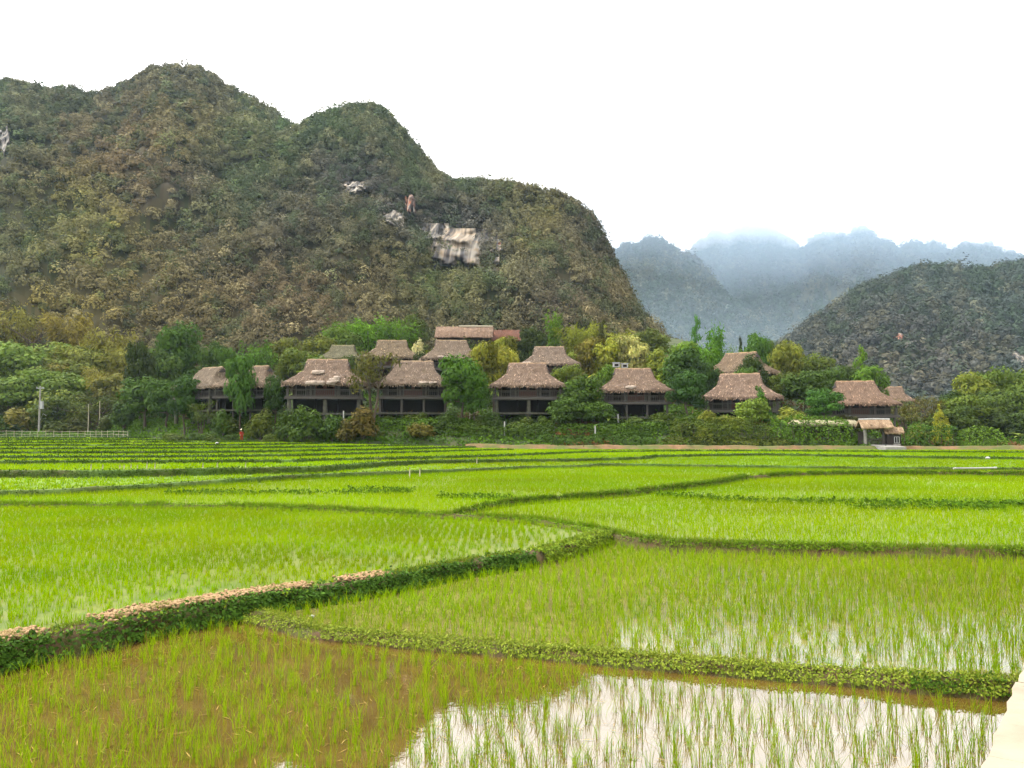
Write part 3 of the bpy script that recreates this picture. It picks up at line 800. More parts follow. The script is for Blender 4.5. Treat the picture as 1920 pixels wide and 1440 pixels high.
def forest(name, G, nv, n, dia, leaves, lsize, seed, colour, kcol, hgt=1.0, vmax=1.06, avoid=(), label="", vbias=1.0):
    r = np.random.default_rng(seed)
    nu = G.shape[0]
    # area-weighted choice of grid cells
    d1 = G[1:, :-1] - G[:-1, :-1]; d2 = G[:-1, 1:] - G[:-1, :-1]
    A = np.linalg.norm(np.cross(d1, d2), axis=2)
    lim = int(nv * vmax); A[:, lim:] = 0
    # nearer/larger parts of the slope get a bit more (they show larger)
    p = A.ravel() / A.sum()
    cells = r.choice(len(p), n, p=p)
    i, j = np.unravel_index(cells, A.shape)
    a, b = r.uniform(0, 1, n)[:, None], r.uniform(0, 1, n)[:, None]
    P = G[i, j] * (1-a) * (1-b) + G[i+1, j] * a * (1-b) + G[i, j+1] * (1-a) * b + G[i+1, j+1] * a * b
    px, py = proj(P[:, 0], P[:, 1], P[:, 2])
    keep = (px > -170) & (px < 2090)
    for cx, cyy, rx, ry in avoid:
        keep &= ((px - cx) / rx) ** 2 + ((py - cyy) / ry) ** 2 > 1
    P, px, py = P[keep], px[keep], py[keep]; n = len(P)
    R = dia * .5 * r.lognormal(0, .28, n)
    R *= np.where(r.uniform(0, 1, n) < .07, 1.5, 1.0)
    tall = hgt * r.uniform(.75, 1.45, n)
    cc = colour(px, py, r)
    cc = lin(np.clip(cc * r.lognormal(0, .12, n)[:, None], 0, 255), kcol)
    m = leaves
    z = r.uniform(-.35, 1, (n, m)); ph = r.uniform(0, 2*math.pi, (n, m)); q = np.sqrt(1 - z * z)
    D = np.stack([q * np.cos(ph), q * np.sin(ph), z], 2)
    # lumpy crowns
    l1 = r.uniform(0, 6.28, (n, 1)); l2 = r.uniform(0, 6.28, (n, 1))
    rad = (.78 + .22 * np.sin(3 * ph + l1) * np.cos(4 * z + l2)) * r.uniform(.75, 1.1, (n, m))
    Q = D * rad[..., None] * R[:, None, None]
    Q[..., 2] *= tall[:, None]
    Q += P[:, None, :]; Q[..., 2] += (R * tall * .55)[:, None]
    nr = (D + np.array([0, 0, .3]) + r.normal(size=D.shape) * .22).reshape(-1, 3)
    t1, t2 = frames(nr, r)
    s = (lsize * np.clip(P[:, 1] / 380, .62, 1.1)[:, None] * r.uniform(.6, 1.3, (n, m))).ravel()[:, None] if lsize < 1 else (lsize * r.uniform(.6, 1.3, (n, m))).ravel()[:, None]
    B = Q.reshape(-1, 3)
    V = np.stack([B + t1 * s, B - t1 * s * .6 + t2 * s * .9, B - t1 * s * .6 - t2 * s * .9], 1).reshape(-1, 3)
    T = np.arange(len(V)).reshape(-1, 3)
    col = np.repeat(cc, m, 0) * r.uniform(.9, 1.1, n * m)[:, None]
    return obj(name, mesh_np(name, V, [T], col), M['forest'], kind="stuff", label=label)

def terr_col(G, colour, seed, k):
    r = np.random.default_rng(seed); g = G.reshape(-1, 3)
    px, py = proj(g[:, 0], np.maximum(g[:, 1], 1), g[:, 2])
    return lin(np.clip(colour(px, py, r), 0, 255), k).reshape(G.shape)

SKY_A = [(-420,250,500),(-250,205,500),(-110,165,490),(0,152,480),(35,166,485),(75,174,490),(100,170,495),(150,181,500),(200,168,510),(240,148,520),(270,127,525),(315,120,530),(362,130,530),(388,150,530),(420,165,525),(455,182,520),(505,208,515),(540,234,510),(600,290,500),(700,360,490),(850,460,470),(1000,570,450),(1100,700,440),(1250,760,430)]
FOOT_A = [(-420,770,190),(0,770,190),(300,755,195),(600,740,200),(1250,780,215)]
SKY_B = [(326,606,222),(336,560,250),(352,470,300),(368,410,330),(392,370,355),(450,305,390),(520,262,415),(560,236,425),(600,215,430),(650,197,432),(685,195,432),(715,210,430),(742,238,428),(790,292,420),(822,325,412),(850,346,405),(880,348,400),(920,350,395),(1000,366,380),(1072,382,368),(1102,405,360),(1132,455,345),(1157,500,330),(1178,550,315),(1203,590,302),(1234,620,290),(1272,655,275),(1330,730,255)]
FOOT_B = [(326,730,190),(600,710,190),(900,710,190),(1200,760,190),(1330,800,190)]
AVB = [(662,354,22,14),(772,384,10,18),(738,410,13,14),(818,446,17,20),(862,470,32,19),(936,466,10,8)]
NV = 90
GA = massif(SKY_A, FOOT_A, 240, NV, 27, 80, 101, power=1.05)
GB = massif(SKY_B, FOOT_B, 240, NV, 20, 60, 202, power=1.0)
KF = 1.2
grid_mesh("hill", GA, M['forest'], terr_col(GA, zone, 1, KF * .3), kind="structure", label="tall brown and green mountain with a rounded peak")  # ground colour darkened as shade in the gaps between crowns, likewise below
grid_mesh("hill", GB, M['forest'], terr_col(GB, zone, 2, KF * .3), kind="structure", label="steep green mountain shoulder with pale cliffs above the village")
forest("forest", GA, NV, 15000, 5.0, 100, .60, 301, zone, KF, label="scrubby forest covering the tall brown mountain", hgt=1.0)
forest("forest", GB, NV, 15000, 4.0, 100, .50, 302, zone, KF, avoid=AVB, label="dense forest covering the mountain shoulder with the cliffs", hgt=1.05)

# right-hand hill
SKY_C = [(1380,700,560),(1440,655,600),(1480,626,620),(1520,596,640),(1560,570,660),(1600,541,680),(1640,519,700),(1690,503,710),(1740,492,720),(1780,487,720),(1830,494,720),(1870,490,720),(1920,482,720),(2000,470,720),(2150,440,720),(2350,430,720)]
FOOT_C = [(1380,815,370),(1600,815,370),(2350,815,370)]
ZC = [(1560,610,120,60,(84,82,82),2),(1700,640,120,70,(88,82,82),2.5),(1640,690,90,40,(112,98,82),2.2),(1850,540,120,50,(72,82,74),2.5),(1560,560,80,40,(80,92,74),2.5),(1780,700,90,50,(92,86,84),2)]
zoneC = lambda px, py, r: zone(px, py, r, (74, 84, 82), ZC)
GC = massif(SKY_C, FOOT_C, 200, NV, 22, 95, 404, power=.95, back=220, sink=20, jag=6)
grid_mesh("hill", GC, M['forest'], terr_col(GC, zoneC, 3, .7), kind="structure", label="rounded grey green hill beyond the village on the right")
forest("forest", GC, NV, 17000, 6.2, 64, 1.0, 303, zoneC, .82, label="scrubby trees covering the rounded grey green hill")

# far range (beyond the haze box), its tops in cloud
def far_range(sky, foot, seed, amp, cell, n, lab):
    G = massif(sky, foot, 160, 60, amp, cell, seed, power=1.0, back=300, sink=4, jag=16)
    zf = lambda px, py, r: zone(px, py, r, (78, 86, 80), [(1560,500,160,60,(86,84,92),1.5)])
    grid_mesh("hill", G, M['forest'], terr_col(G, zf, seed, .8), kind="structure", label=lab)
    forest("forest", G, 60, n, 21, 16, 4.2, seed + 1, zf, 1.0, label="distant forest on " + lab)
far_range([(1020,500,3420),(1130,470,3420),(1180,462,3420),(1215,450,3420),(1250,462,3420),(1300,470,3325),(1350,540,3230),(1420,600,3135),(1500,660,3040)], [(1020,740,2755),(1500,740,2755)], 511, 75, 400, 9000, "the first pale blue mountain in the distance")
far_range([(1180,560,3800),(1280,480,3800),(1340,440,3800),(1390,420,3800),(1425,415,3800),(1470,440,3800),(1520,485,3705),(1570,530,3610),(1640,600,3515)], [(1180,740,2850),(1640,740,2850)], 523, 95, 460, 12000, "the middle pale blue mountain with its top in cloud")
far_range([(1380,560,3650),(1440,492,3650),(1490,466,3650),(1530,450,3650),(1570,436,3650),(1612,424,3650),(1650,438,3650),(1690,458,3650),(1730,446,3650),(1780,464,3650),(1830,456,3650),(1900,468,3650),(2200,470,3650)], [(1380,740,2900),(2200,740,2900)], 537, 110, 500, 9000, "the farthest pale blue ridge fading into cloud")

# limestone faces
def rock_mat():
    m, nt, out = newmat("limestone")
    v = coords(nt, "Object", (.42, .006, .02)); v2 = coords(nt, "Object")
    f = noise(nt, 1.1, 2.5, .5, v); g = noise(nt, .16, 3, .5, v2)
    oi = N(nt, "ShaderNodeObjectInfo")
    c = ramp(nt, f, [(.34, (.012, .011, .012)), (.44, (.03, .028, .027)), (.52, (.10, .088, .07)), (.66, (.19, .17, .14))])
    c2 = mixc(nt, 1.0, c, oi.outputs["Color"], 'MULTIPLY')
    c = mixc(nt, ramp(nt, g, [(.42, (0,0,0)), (.6, (1,1,1))]), c, c2)
    p = N(nt, "ShaderNodeBsdfPrincipled"); p.inputs["Roughness"].default_value = .9; p.inputs["Specular IOR Level"].default_value = .15
    L(nt, c, p.inputs["Base Color"]); L(nt, p.outputs[0], out.inputs[0]); return m
ROCK = rock_mat()
def cliff(G, px, py, w, h, tint, seed, label):
    Gs = G[:, :NV]; fl = Gs.reshape(-1, 3); a, b = proj(fl[:, 0], np.maximum(fl[:, 1], 1), fl[:, 2])
    m_ = (np.abs(a - px) < w * 1.2 + 20) & (np.abs(b - py) < h * 1.2 + 20); a, b, fy = a[m_], b[m_], fl[m_, 1]
    nu, nv = 60, 44
    U, Vv = np.meshgrid(np.linspace(-1, 1, nu), np.linspace(-1, 1, nv), indexing='ij')
    qx, qy = px + U * w * .6, py - Vv * h * .6
    d2 = (qx.ravel()[:, None] - a) ** 2 + (qy.ravel()[:, None] - b) ** 2
    wq = 1 / (d2 + 9.0) ** 1.5; near_ = np.where(d2 < 120, fy, 1e9).min(1)[:, None]; wq = wq * np.exp(-np.clip((fy - near_) / 5, -2, 30)) + 1e-12; Y0 = ((wq * fy).sum(1) / wq.sum(1)).reshape(U.shape)
    for _ in range(6):
        Yp = np.pad(Y0, 1, mode='edge'); Y0 = (Yp[:-2, 1:-1] + Yp[2:, 1:-1] + Yp[1:-1, :-2] + Yp[1:-1, 2:] + Y0) / 5
    rr = np.sqrt(U ** 2 + Vv ** 2) + (fbm(U * 3.2 + seed, Vv * 2.0, seed, 4) - .5) * 1.3
    out = 15.0 * (1 - sstep(.30, .95, rr)) - 11.0
    colm = (fbm(U * 7, Vv * 1.0, seed + 1, 4) - .5) * 5.0
    Yc = Y0 - out - colm
    ux, uy, uz = ray(qx, qy); sc = Yc / uy
    X_, Y_, Z_ = ux * sc, Yc, CH + uz * sc
    grid_mesh("cliff", np.stack([X_, Y_, Z_], 2), ROCK, kind="structure", label=label).color = (*tint, 1)
cliff(GB, 662, 354, 44, 24, (1, .92, .84), 1, "small pale rock face high on the mountain shoulder")
cliff(GB, 772, 384, 22, 42, (1.5, .62, .36), 2, "narrow orange stained rock face on the mountain shoulder")
cliff(GB, 738, 410, 32, 34, (1, .97, .92), 3, "broken grey white rock face left of the biggest cliff")
cliff(GB, 818, 446, 40, 46, (1, .97, .92), 4, "upper pale streaked part of the biggest cliff")
cliff(GB, 862, 470, 124, 70, (1.15, .98, .8), 5, "biggest cream streaked limestone cliff above the village")
cliff(GB, 936, 466, 34, 24, (1.5, .6, .4), 6, "reddish rock face right of the biggest cliff")
cliff(GA, 8, 262, 30, 56, (.6, .6, .66), 7, "grey white rock face at the left edge of the tall mountain")
cliff(GC, 1685, 632, 22, 20, (1.6, .7, .5), 8, "tiny reddish bare rock on the grey green hill")
cliff(GC, 1908, 672, 44, 40, (1, 1, 1), 9, "pale rock face low on the grey green hill")

# cloud lying on the far range: solid bodies of thin even vapour
def vol_mat(name, dens, colr, aniso=0.0):
    m, nt, out = newmat(name)
    p = N(nt, "ShaderNodeVolumePrincipled"); p.inputs["Density"].default_value = dens
    p.inputs["Color"].default_value = (*colr, 1); p.inputs["Anisotropy"].default_value = aniso
    L(nt, p.outputs[0], out.inputs["Volume"]); return m
CLOUD = vol_mat("cloud_vapour", .0035, (1, 1, 1))
def cloud(px, py, Y, wx, hz, dy, seed, label, mat=None, name="cloud"):
    c = at(px, py, Y); rx, rz = wx * Y / FPX / 2, hz * Y / FPX / 2
    nu, nv = 128, 40
    th = np.linspace(0, 2*math.pi, nu, endpoint=False); ph = np.linspace(.04, math.pi - .04, nv)
    T_, P_ = np.meshgrid(th, ph, indexing='ij')
    D = np.stack([np.sin(P_) * np.cos(T_), np.sin(P_) * np.sin(T_), np.cos(P_)], 2)
    b = 1 + (fbm(D[..., 0] * 5.5 + 9 + D[..., 1], D[..., 2] * 1.6 + seed + D[..., 1] * 1.3, seed, 4) - .5) * .85
    taper = ((1 - np.abs(np.cos(P_))) ** 1.5 / np.sin(P_))
    D[..., 1] *= taper
    Vv = D * b[..., None] * np.array([rx, dy, rz]) + c
    Fq = []
    for i in range(nu):
        for j in range(nv - 1):
            i2 = (i + 1) % nu; Fq.append((i*nv+j, i*nv+j+1, i2*nv+j+1, i2*nv+j))
    caps = [tuple(i*nv for i in range(nu)), tuple(i*nv + nv-1 for i in range(nu))[::-1]]
    me = bpy.data.meshes.new(name); me.from_pydata([tuple(v) for v in Vv.reshape(-1, 3)], [], Fq + caps); me.update()
    obj(name, me, mat or CLOUD, kind="stuff", label=label)
cloud(1560, 378, 3700, 1800, 215, 1000, 3, "white cloud hiding the tops of the far mountains")

cloud(1560, 470, 3500, 2100, 330, 800, 8, "thin blue white mist added to pale the far mountains", vol_mat("mist_air", .00075, (.62, .80, 1.0)), "mist")  # extra haze body added to pale the far range
HAZE = vol_mat("haze_air", .000055, (.62, .82, 1.0))
mb = MB(); mb.box(-2300, 2300, -40, 2650, -1.6, 330)
hz = obj("haze", mb.mesh("haze"), HAZE, kind="stuff", label="thin pale air haze across the valley")

# ------------------------------------------------------------------ THATCHED STILT HOUSES
TH_A = lin((170, 153, 136), .66); TH_B = lin((124, 109, 96), .6)
def thatch_roof(rings, seed, nstraw=2600, gable=True):
    """rings: (half x, half y, z) from the eave to the ridge; rough thatch skin + loose straw laid on it"""
    r = np.random.default_rng(seed)
    rings = np.array(rings, float)
    t = np.linspace(0, len(rings) - 1, 22)
    hx = np.interp(t, np.arange(len(rings)), rings[:, 0]); hy = np.interp(t, np.arange(len(rings)), rings[:, 1]); hz = np.interp(t, np.arange(len(rings)), rings[:, 2])
    na, nb = 22, 16
    V = []
    for a, b, z in zip(hx, hy, hz):
        cr = min(a, b) * .12
        ring = [(-a + 2*a*i/na, -b) for i in range(na)] + [(a, -b + 2*b*i/nb) for i in range(nb)] + [(a - 2*a*i/na, b) for i in range(na)] + [(-a, b - 2*b*i/nb) for i in range(nb)]
        ring = np.array(ring)
        # soft corners
        ring *= (1 - .035 * np.exp(-((np.abs(ring[:, 0]) - a) ** 2 / (.25*a*a) + (np.abs(ring[:, 1]) - b) ** 2 / (.25*b*b)) * 3))[:, None]
        V.append(np.column_stack([ring, np.full(len(ring), z)]))
    m = len(V[0]); V = np.concatenate(V)
    nz = (fbm(V[:, 0] * 1.1 + V[:, 1], V[:, 2] * 1.6 + V[:, 1] * .9 + seed * 7, seed, 4) - .5)
    V[:, 2] += nz * .28; V[:, :2] *= 1 + (nz * .05)[:, None]
    low = np.arange(len(V)) < m
    V[low, 2] += r.normal(size=m) * .05
    Fq = []
    nr = len(t)
    for i in range(nr - 1):
        for k in range(m):
            Fq.append((i*m+k, i*m+(k+1) % m, (i+1)*m+(k+1) % m, (i+1)*m+k))
    # underside
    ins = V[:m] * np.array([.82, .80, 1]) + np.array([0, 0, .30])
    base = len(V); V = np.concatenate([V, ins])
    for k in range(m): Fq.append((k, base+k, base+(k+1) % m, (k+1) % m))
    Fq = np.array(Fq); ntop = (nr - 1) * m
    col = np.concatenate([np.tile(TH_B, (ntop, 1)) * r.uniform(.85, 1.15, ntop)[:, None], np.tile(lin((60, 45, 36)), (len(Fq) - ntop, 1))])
    # ridge closing
    top = (nr - 1) * m
    # loose straw
    A = V[Fq[:ntop, 0]]; B_ = V[Fq[:ntop, 1]]; D = V[Fq[:ntop, 3]]; C_ = V[Fq[:ntop, 2]]
    ar = np.linalg.norm(np.cross(B_ - A, D - A), axis=1); pk = r.choice(ntop, nstraw, p=ar / ar.sum())
    a, b = r.uniform(0, 1, nstraw)[:, None], r.uniform(0, 1, nstraw)[:, None]
    P = A[pk]*(1-a)*(1-b) + B_[pk]*a*(1-b) + D[pk]*(1-a)*b + C_[pk]*a*b
    nrm = np.cross(B_ - A, D - A)[pk]; nrm /= np.linalg.norm(nrm, axis=1)[:, None] + 1e-9
    dn = (A - D)[pk]; dn /= np.linalg.norm(dn, axis=1)[:, None] + 1e-9
    dn = dn + r.normal(size=dn.shape) * .22 + nrm * r.uniform(-.05, .22, nstraw)[:, None]
    dn /= np.linalg.norm(dn, axis=1)[:, None]
    SV, SQ = leaf_quads(P + nrm * .03, nrm + r.normal(size=nrm.shape) * .25, r.uniform(.14, .34, nstraw), .16, r, dn)
    # shaggy fringe hanging at the eave
    ne = 520; k = r.integers(0, m, ne); f = r.uniform(0, 1, ne)[:, None]
    E = V[k] * (1 - f) + V[(k + 1) % m] * f; E[:, 2] -= r.uniform(-.02, .12, ne)
    on = E * np.array([1, 1, 0]); on /= np.linalg.norm(on, axis=1)[:, None]
    dd = on * .5 + np.array([0, 0, -1.0]) + r.normal(size=E.shape) * .15; dd /= np.linalg.norm(dd, axis=1)[:, None]
    EV, EQ = leaf_quads(E, on + r.normal(size=E.shape) * .3, r.uniform(.1, .22, ne), .3, r, dd)
    n0 = len(V); n1 = n0 + len(SV)
    kk = r.uniform(0, 1, nstraw + ne)[:, None]
    sc = (TH_A * kk + TH_B * (1 - kk)) * r.uniform(.7, 1.3, nstraw + ne)[:, None]
    pale = r.uniform(0, 1, nstraw + ne) < .05
    sc[pale] = lin((215, 190, 165), .7)
    capf = [np.arange(top, top + m)[None, :]]
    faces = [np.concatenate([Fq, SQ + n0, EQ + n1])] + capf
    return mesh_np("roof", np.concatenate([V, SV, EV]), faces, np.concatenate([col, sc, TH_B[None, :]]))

RINGS = [(5.55,4.4,3.60),(5.45,4.3,3.88),(4.8,3.65,4.32),(4.08,2.98,4.82),(3.42,2.35,5.3),(3.02,1.8,5.78),(2.86,1.22,6.3),(2.76,.7,6.75),(2.66,.22,7.14)]
def ridge_cap(hx, z, seed):
    r = np.random.default_rng(seed); mb = MB()
    xs = np.linspace(-hx - .06, hx + .06, 14)
    mb.tube(np.column_stack([xs, r.normal(size=14) * .03, z + .02 + r.normal(size=14) * .03]), .19, 7)
    me = mb.mesh("ridge_cap"); n = len(me.polygons)
    a = me.attributes.new("col", 'FLOAT_COLOR', 'FACE')
    c = np.ones((n, 4), np.float32); c[:, :3] = lin((172, 150, 124), .7) * r.uniform(.8, 1.2, n)[:, None]
    a.data.foreach_set("color", c.ravel()); return me

def patch_mesh(rings, side, u, lo, hi, w, seed):
    """ragged pale mended patch lying on the front slope of the thatch"""
    r = np.random.default_rng(seed); rg = np.array(rings)
    def surf(t):
        k = np.arange(len(rg)); return np.interp(t, k, rg[:, 1]), np.interp(t, k, rg[:, 2])
    V = []; Q = []
    for i in range(26):
        t = r.uniform(lo, hi); x = u + w * .8 * ((i + .5) / 26 - .5) + r.normal() * .06
        hy, hz_ = surf(t); hy2, hz2 = surf(t + .05)
        d = np.array([0, -(hy - hy2), hz_ - hz2]); d /= np.linalg.norm(d) + 1e-9
        nrm = np.array([0, -.6, .8]); p = np.array([x, -hy - .08, hz_ + .16])
        s = r.uniform(.16, .36); sx = np.array([1, 0, 0]) * r.uniform(.2, .4)
        b = len(V); dz = r.uniform(0, .05)
        V += [p - sx + d*s + nrm*dz, p + sx + d*s + nrm*dz, p + sx*.8 - d*s*.6, p - sx*.8 - d*s*.6]
        V += [v - nrm * .05 for v in V[b:b+4]]
        Q += [(b,b+1,b+2,b+3),(b+7,b+6,b+5,b+4),(b,b+4,b+5,b+1),(b+1,b+5,b+6,b+2),(b+2,b+6,b+7,b+3),(b+3,b+7,b+4,b)]
    me = mesh_np("roof_patch", np.array(V), [np.array(Q)], np.tile(lin((196, 180, 164), .55), (len(Q), 1)) * r.uniform(.8, 1.1, len(Q))[:, None])
    return me

def mesh_box(name, *b):
    mb = MB()
    for q in b: mb.box(*q)
    return mb.mesh(name)

HPARTS = {}
def house_proto(seed, variant):
    """returns list of (name, mesh, material, [sub-parts])"""
    fz = 2.1
    L_ = []
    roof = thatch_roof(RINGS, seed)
    gabs = []
    for s in (-1, 1):  # dark wood triangles paint the shade of a recessed gable end
        gb_ = MB(); x0, x1 = s * 2.98, s * 2.80
        gb_.add([(x0, -.95, 6.32), (x0, .95, 6.32), (x1, 0, 6.98), (x0 - s*.25, -.95, 6.32), (x0 - s*.25, .95, 6.32), (x1 - s*.25, 0, 6.98)],
                [(0,1,2), (5,4,3), (0,3,4,1), (1,4,5,2), (2,5,3,0)])
        gabs.append(("gable_shade_panel", gb_.mesh("gable_shade_panel"), M['wood_dark']))
    L_.append(("roof", roof, M['thatch'], [("ridge_cap", ridge_cap(2.6, 7.12, seed + 1), M['thatch'])] + gabs))
    # body of grey planks
    body = MB(); body.box(-4.15, 4.15, -2.75, 2.9, fz + .08, 4.55)
    for i in range(34):                                     # plank battens on the front
        x = -4.1 + 8.2 * i / 33
        body.box(x - .02, x + .02, -2.79, -2.751, fz + .1, 4.5)
    L_.append(("wall", body.mesh("wall"), M['wall_wood'], []))
    # doors and openings along the veranda
    dr = MB(); dr.box(-1.25, 1.25, -2.85, -2.80, fz + .1, 4.05)
    dr.box(-.03, .03, -2.90, -2.84, fz + .1, 4.05)
    for x in (-.95, -.35, .35, .95): dr.box(x - .2, x + .2, -2.88, -2.84, fz + .3, fz + .95)
    sub = []
    for x in (-1.33, 1.33):
        q = MB(); q.box(x - .07, x + .07, -2.93, -2.80, fz + .08, 4.2); sub.append(("door_jamb", q.mesh("door_jamb"), M['wood']))
    for x in (-.65, .65):
        q = MB(); q.box(x - .42, x + .42, -2.875, -2.845, fz + 1.1, 3.9); sub.append(("pane", q.mesh("pane"), M['void']))
    L_.append(("door", dr.mesh("door"), M['wood_red'], sub))
    for x in ((-2.75, 2.75) if variant == 0 else (-3.1, 2.5)):
        wn = MB()
        for q in (x - .62, x + .62): wn.box(q - .06, q + .06, -2.90, -2.80, fz + .12, 4.1)
        wn.box(x - .60, x + .60, -2.89, -2.81, fz + .75, fz + .83)
        op = MB(); op.box(x - .555, x + .555, -2.84, -2.79, fz + .12, 4.1)
        L_.append(("window", wn.mesh("window"), M['wood'], [("window_opening", op.mesh("window_opening"), M['void'])]))
    for s in (-1, 1):
        for y in (-1.2, 1.2):
            sw = MB(); sw.box(s*4.18 - .03, s*4.18 + .03, y - .5, y + .5, fz + .9, 4.0); L_.append(("side_window", sw.mesh("side_window"), M['void'], []))
    # floor, veranda
    fl = MB(); fl.box(-4.95, 4.95, -4.0, 3.2, fz - .12, fz + .04)
    for y in (-3.95, 0, 3.1): fl.box(-5.05, 5.05, y - .09, y + .09, fz - .33, fz - .10)
    L_.append(("floor_deck", fl.mesh("floor_deck"), M['wood'], []))
    rl = MB()
    for z, tk in ((fz + .92, .05), (fz + .16, .04)):
        rl.box(-4.85, 4.85, -3.93, -3.87, z - tk, z + tk)
        for s in (-1, 1): rl.box(s*4.85 - .03, s*4.85 + .03, -3.86, -1.5, z - tk, z + tk)
    for i in range(37):
        x = -4.8 + 9.6 * i / 36
        rl.box(x - .022, x + .022, -3.92, -3.88, fz + .15, fz + .9)
    for s in (-1, 1):
        for i in range(9): rl.box(s*4.85 - .02, s*4.85 + .02, -3.7 + .25*i - .02, -3.7 + .25*i + .02, fz + .15, fz + .9)
    L_.append(("railing", rl.mesh("railing"), M['wood'], []))
    for x in (-4.6, -1.75, 1.75, 4.6):
        pm = MB(); pm.box(x - .09, x + .09, -3.86, -3.68, fz + .04, 4.0); L_.append(("veranda_post", pm.mesh("veranda_post"), M['wood'], []))
    # stilts
    for i, y in enumerate((-3.6, 0.0, 2.8)):
        for x in ((-4.4, -1.5, 1.5, 4.4) if variant == 0 or i else (-4.45, .1, 4.45)):
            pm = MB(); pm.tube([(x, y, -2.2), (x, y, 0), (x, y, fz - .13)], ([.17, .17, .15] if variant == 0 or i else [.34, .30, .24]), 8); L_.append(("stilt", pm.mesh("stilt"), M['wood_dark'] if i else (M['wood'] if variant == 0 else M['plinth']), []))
    bw = MB(); bw.box(-4.3, 4.3, 1.6, 1.75, -1.4, fz - .14)  # dark screen added to keep the space under the floor black
    for s in (-1, 1): bw.box(s*4.25 - .06, s*4.25 + .06, -1.5, 1.65, -1.38, fz - .15)
    L_.append(("undercroft_shade_wall", bw.mesh("undercroft_shade_wall"), M['wood_dark'], []))
    pl = MB(); pl.box(-4.9, 4.9, -4.05, 3.1, -.28, -.02)
    L_.append(("plinth", pl.mesh("plinth"), M['plinth'], []))
    return L_
PROTO = [house_proto(1, 0), house_proto(2, 1)]

def house(px, eave_py, Y, scale, yaw, proto, label, tint=(1, 1, 1), patches=(), group="thatched stilt houses of the village", name="stilt_house"):
    p = at(px, eave_py, Y); p[2] -= 3.66 * scale
    root = empty(name, p, math.radians(yaw), label, "house", group)
    root.scale = (scale, scale, scale)
    for nm, me, mat, subs in PROTO[proto]:
        o = obj(nm, me, mat, root)
        if nm == "roof":
            o.color = (*tint, 1)
            for i, (side, u, lo, hi, w_) in enumerate(patches):
                obj("roof_patch", patch_mesh(RINGS, side, u, lo, hi, w_, 900 + int(px) + i), M['thatch'], o)
        for sn, sm, smt in subs:
            s_ = obj(sn, sm, smt, o)
            if nm == "roof": s_.color = (*tint, 1)
    return root

# front row
house(398, 729, 128, .95, -34, 1, "thatched house leaning behind a dark tree, farthest left of the village houses", (.95, .98, .92))
house(476, 727, 122, .92, -12, 0, "thatched stilt house half hidden by two dark leafy trees in front of its roof", (1.0, .98, .9))
house(614, 724, 118, 1.09, 7, 1, "thatched stilt house with white mended patches on its roof and a long low eave", (1.02, .96, .92), [(0, 1.35, 1.0, 2.6, .9), (0, 1.0, .6, 1.0, .8), (0, -1.0, .5, .9, 2.6), (0, -1.0, 3.6, 4.2, 1.4)])
house(776, 725, 118, 1.05, 5, 0, "thatched stilt house with pale frayed straw along its eave and a railed veranda", (1, .98, .95), [(0, 2.0, .55, 1.1, 2.6)])
house(989, 727, 117, 1.0, 0, 1, "thatched stilt house seen straight on between two green trees, directly below another roof", (1.03, .96, .92))
house(1187, 736, 118, .98, 0, 0, "thatched stilt house with one pale roof patch and box vents behind its ridge", (1.03, .95, .9), [(0, -1.0, 1.3, 1.9, 1.2)])
house(1388, 749, 119, 1.06, -14, 1, "thatched house whose eave is cut by a bright leafy young tree in front", (1.04, .95, .91))
house(1604, 760, 117, .98, -10, 0, "thatched house with an open veranda just behind the little gate roof", (1.06, .93, .86))
# second and third rows
house(846, 677, 141, 1.02, 9, 0, "thatched house on the second row with a broad roof below the long shed", (.98, .98, .93), [(0, -2.0, .8, 1.1, 1.0)])
house(1030, 687, 143, .98, 0, 1, "thatched house standing directly above and behind another roof, beside a round dark tree", (.96, .95, .93), [(0, -4.2, .4, .9, 1.2)])
house(1390, 702, 138, 1.04, -38, 0, "thatched house turned corner-on, its hip end lit, high behind dark trees", (1.0, .95, .82))
house(735, 674, 150, 1.0, 6, 1, "brownish thatched roof rising behind a bent brown tree", (.92, .92, .78))
house(643, 676, 150, .80, 0, 0, "small mossy grey green thatched roof deep among the trees", (.75, .92, .74))
house(1668, 755, 150, .82, -20, 1, "small faded thatched roof among bare grey bushes", (.98, .90, .84))

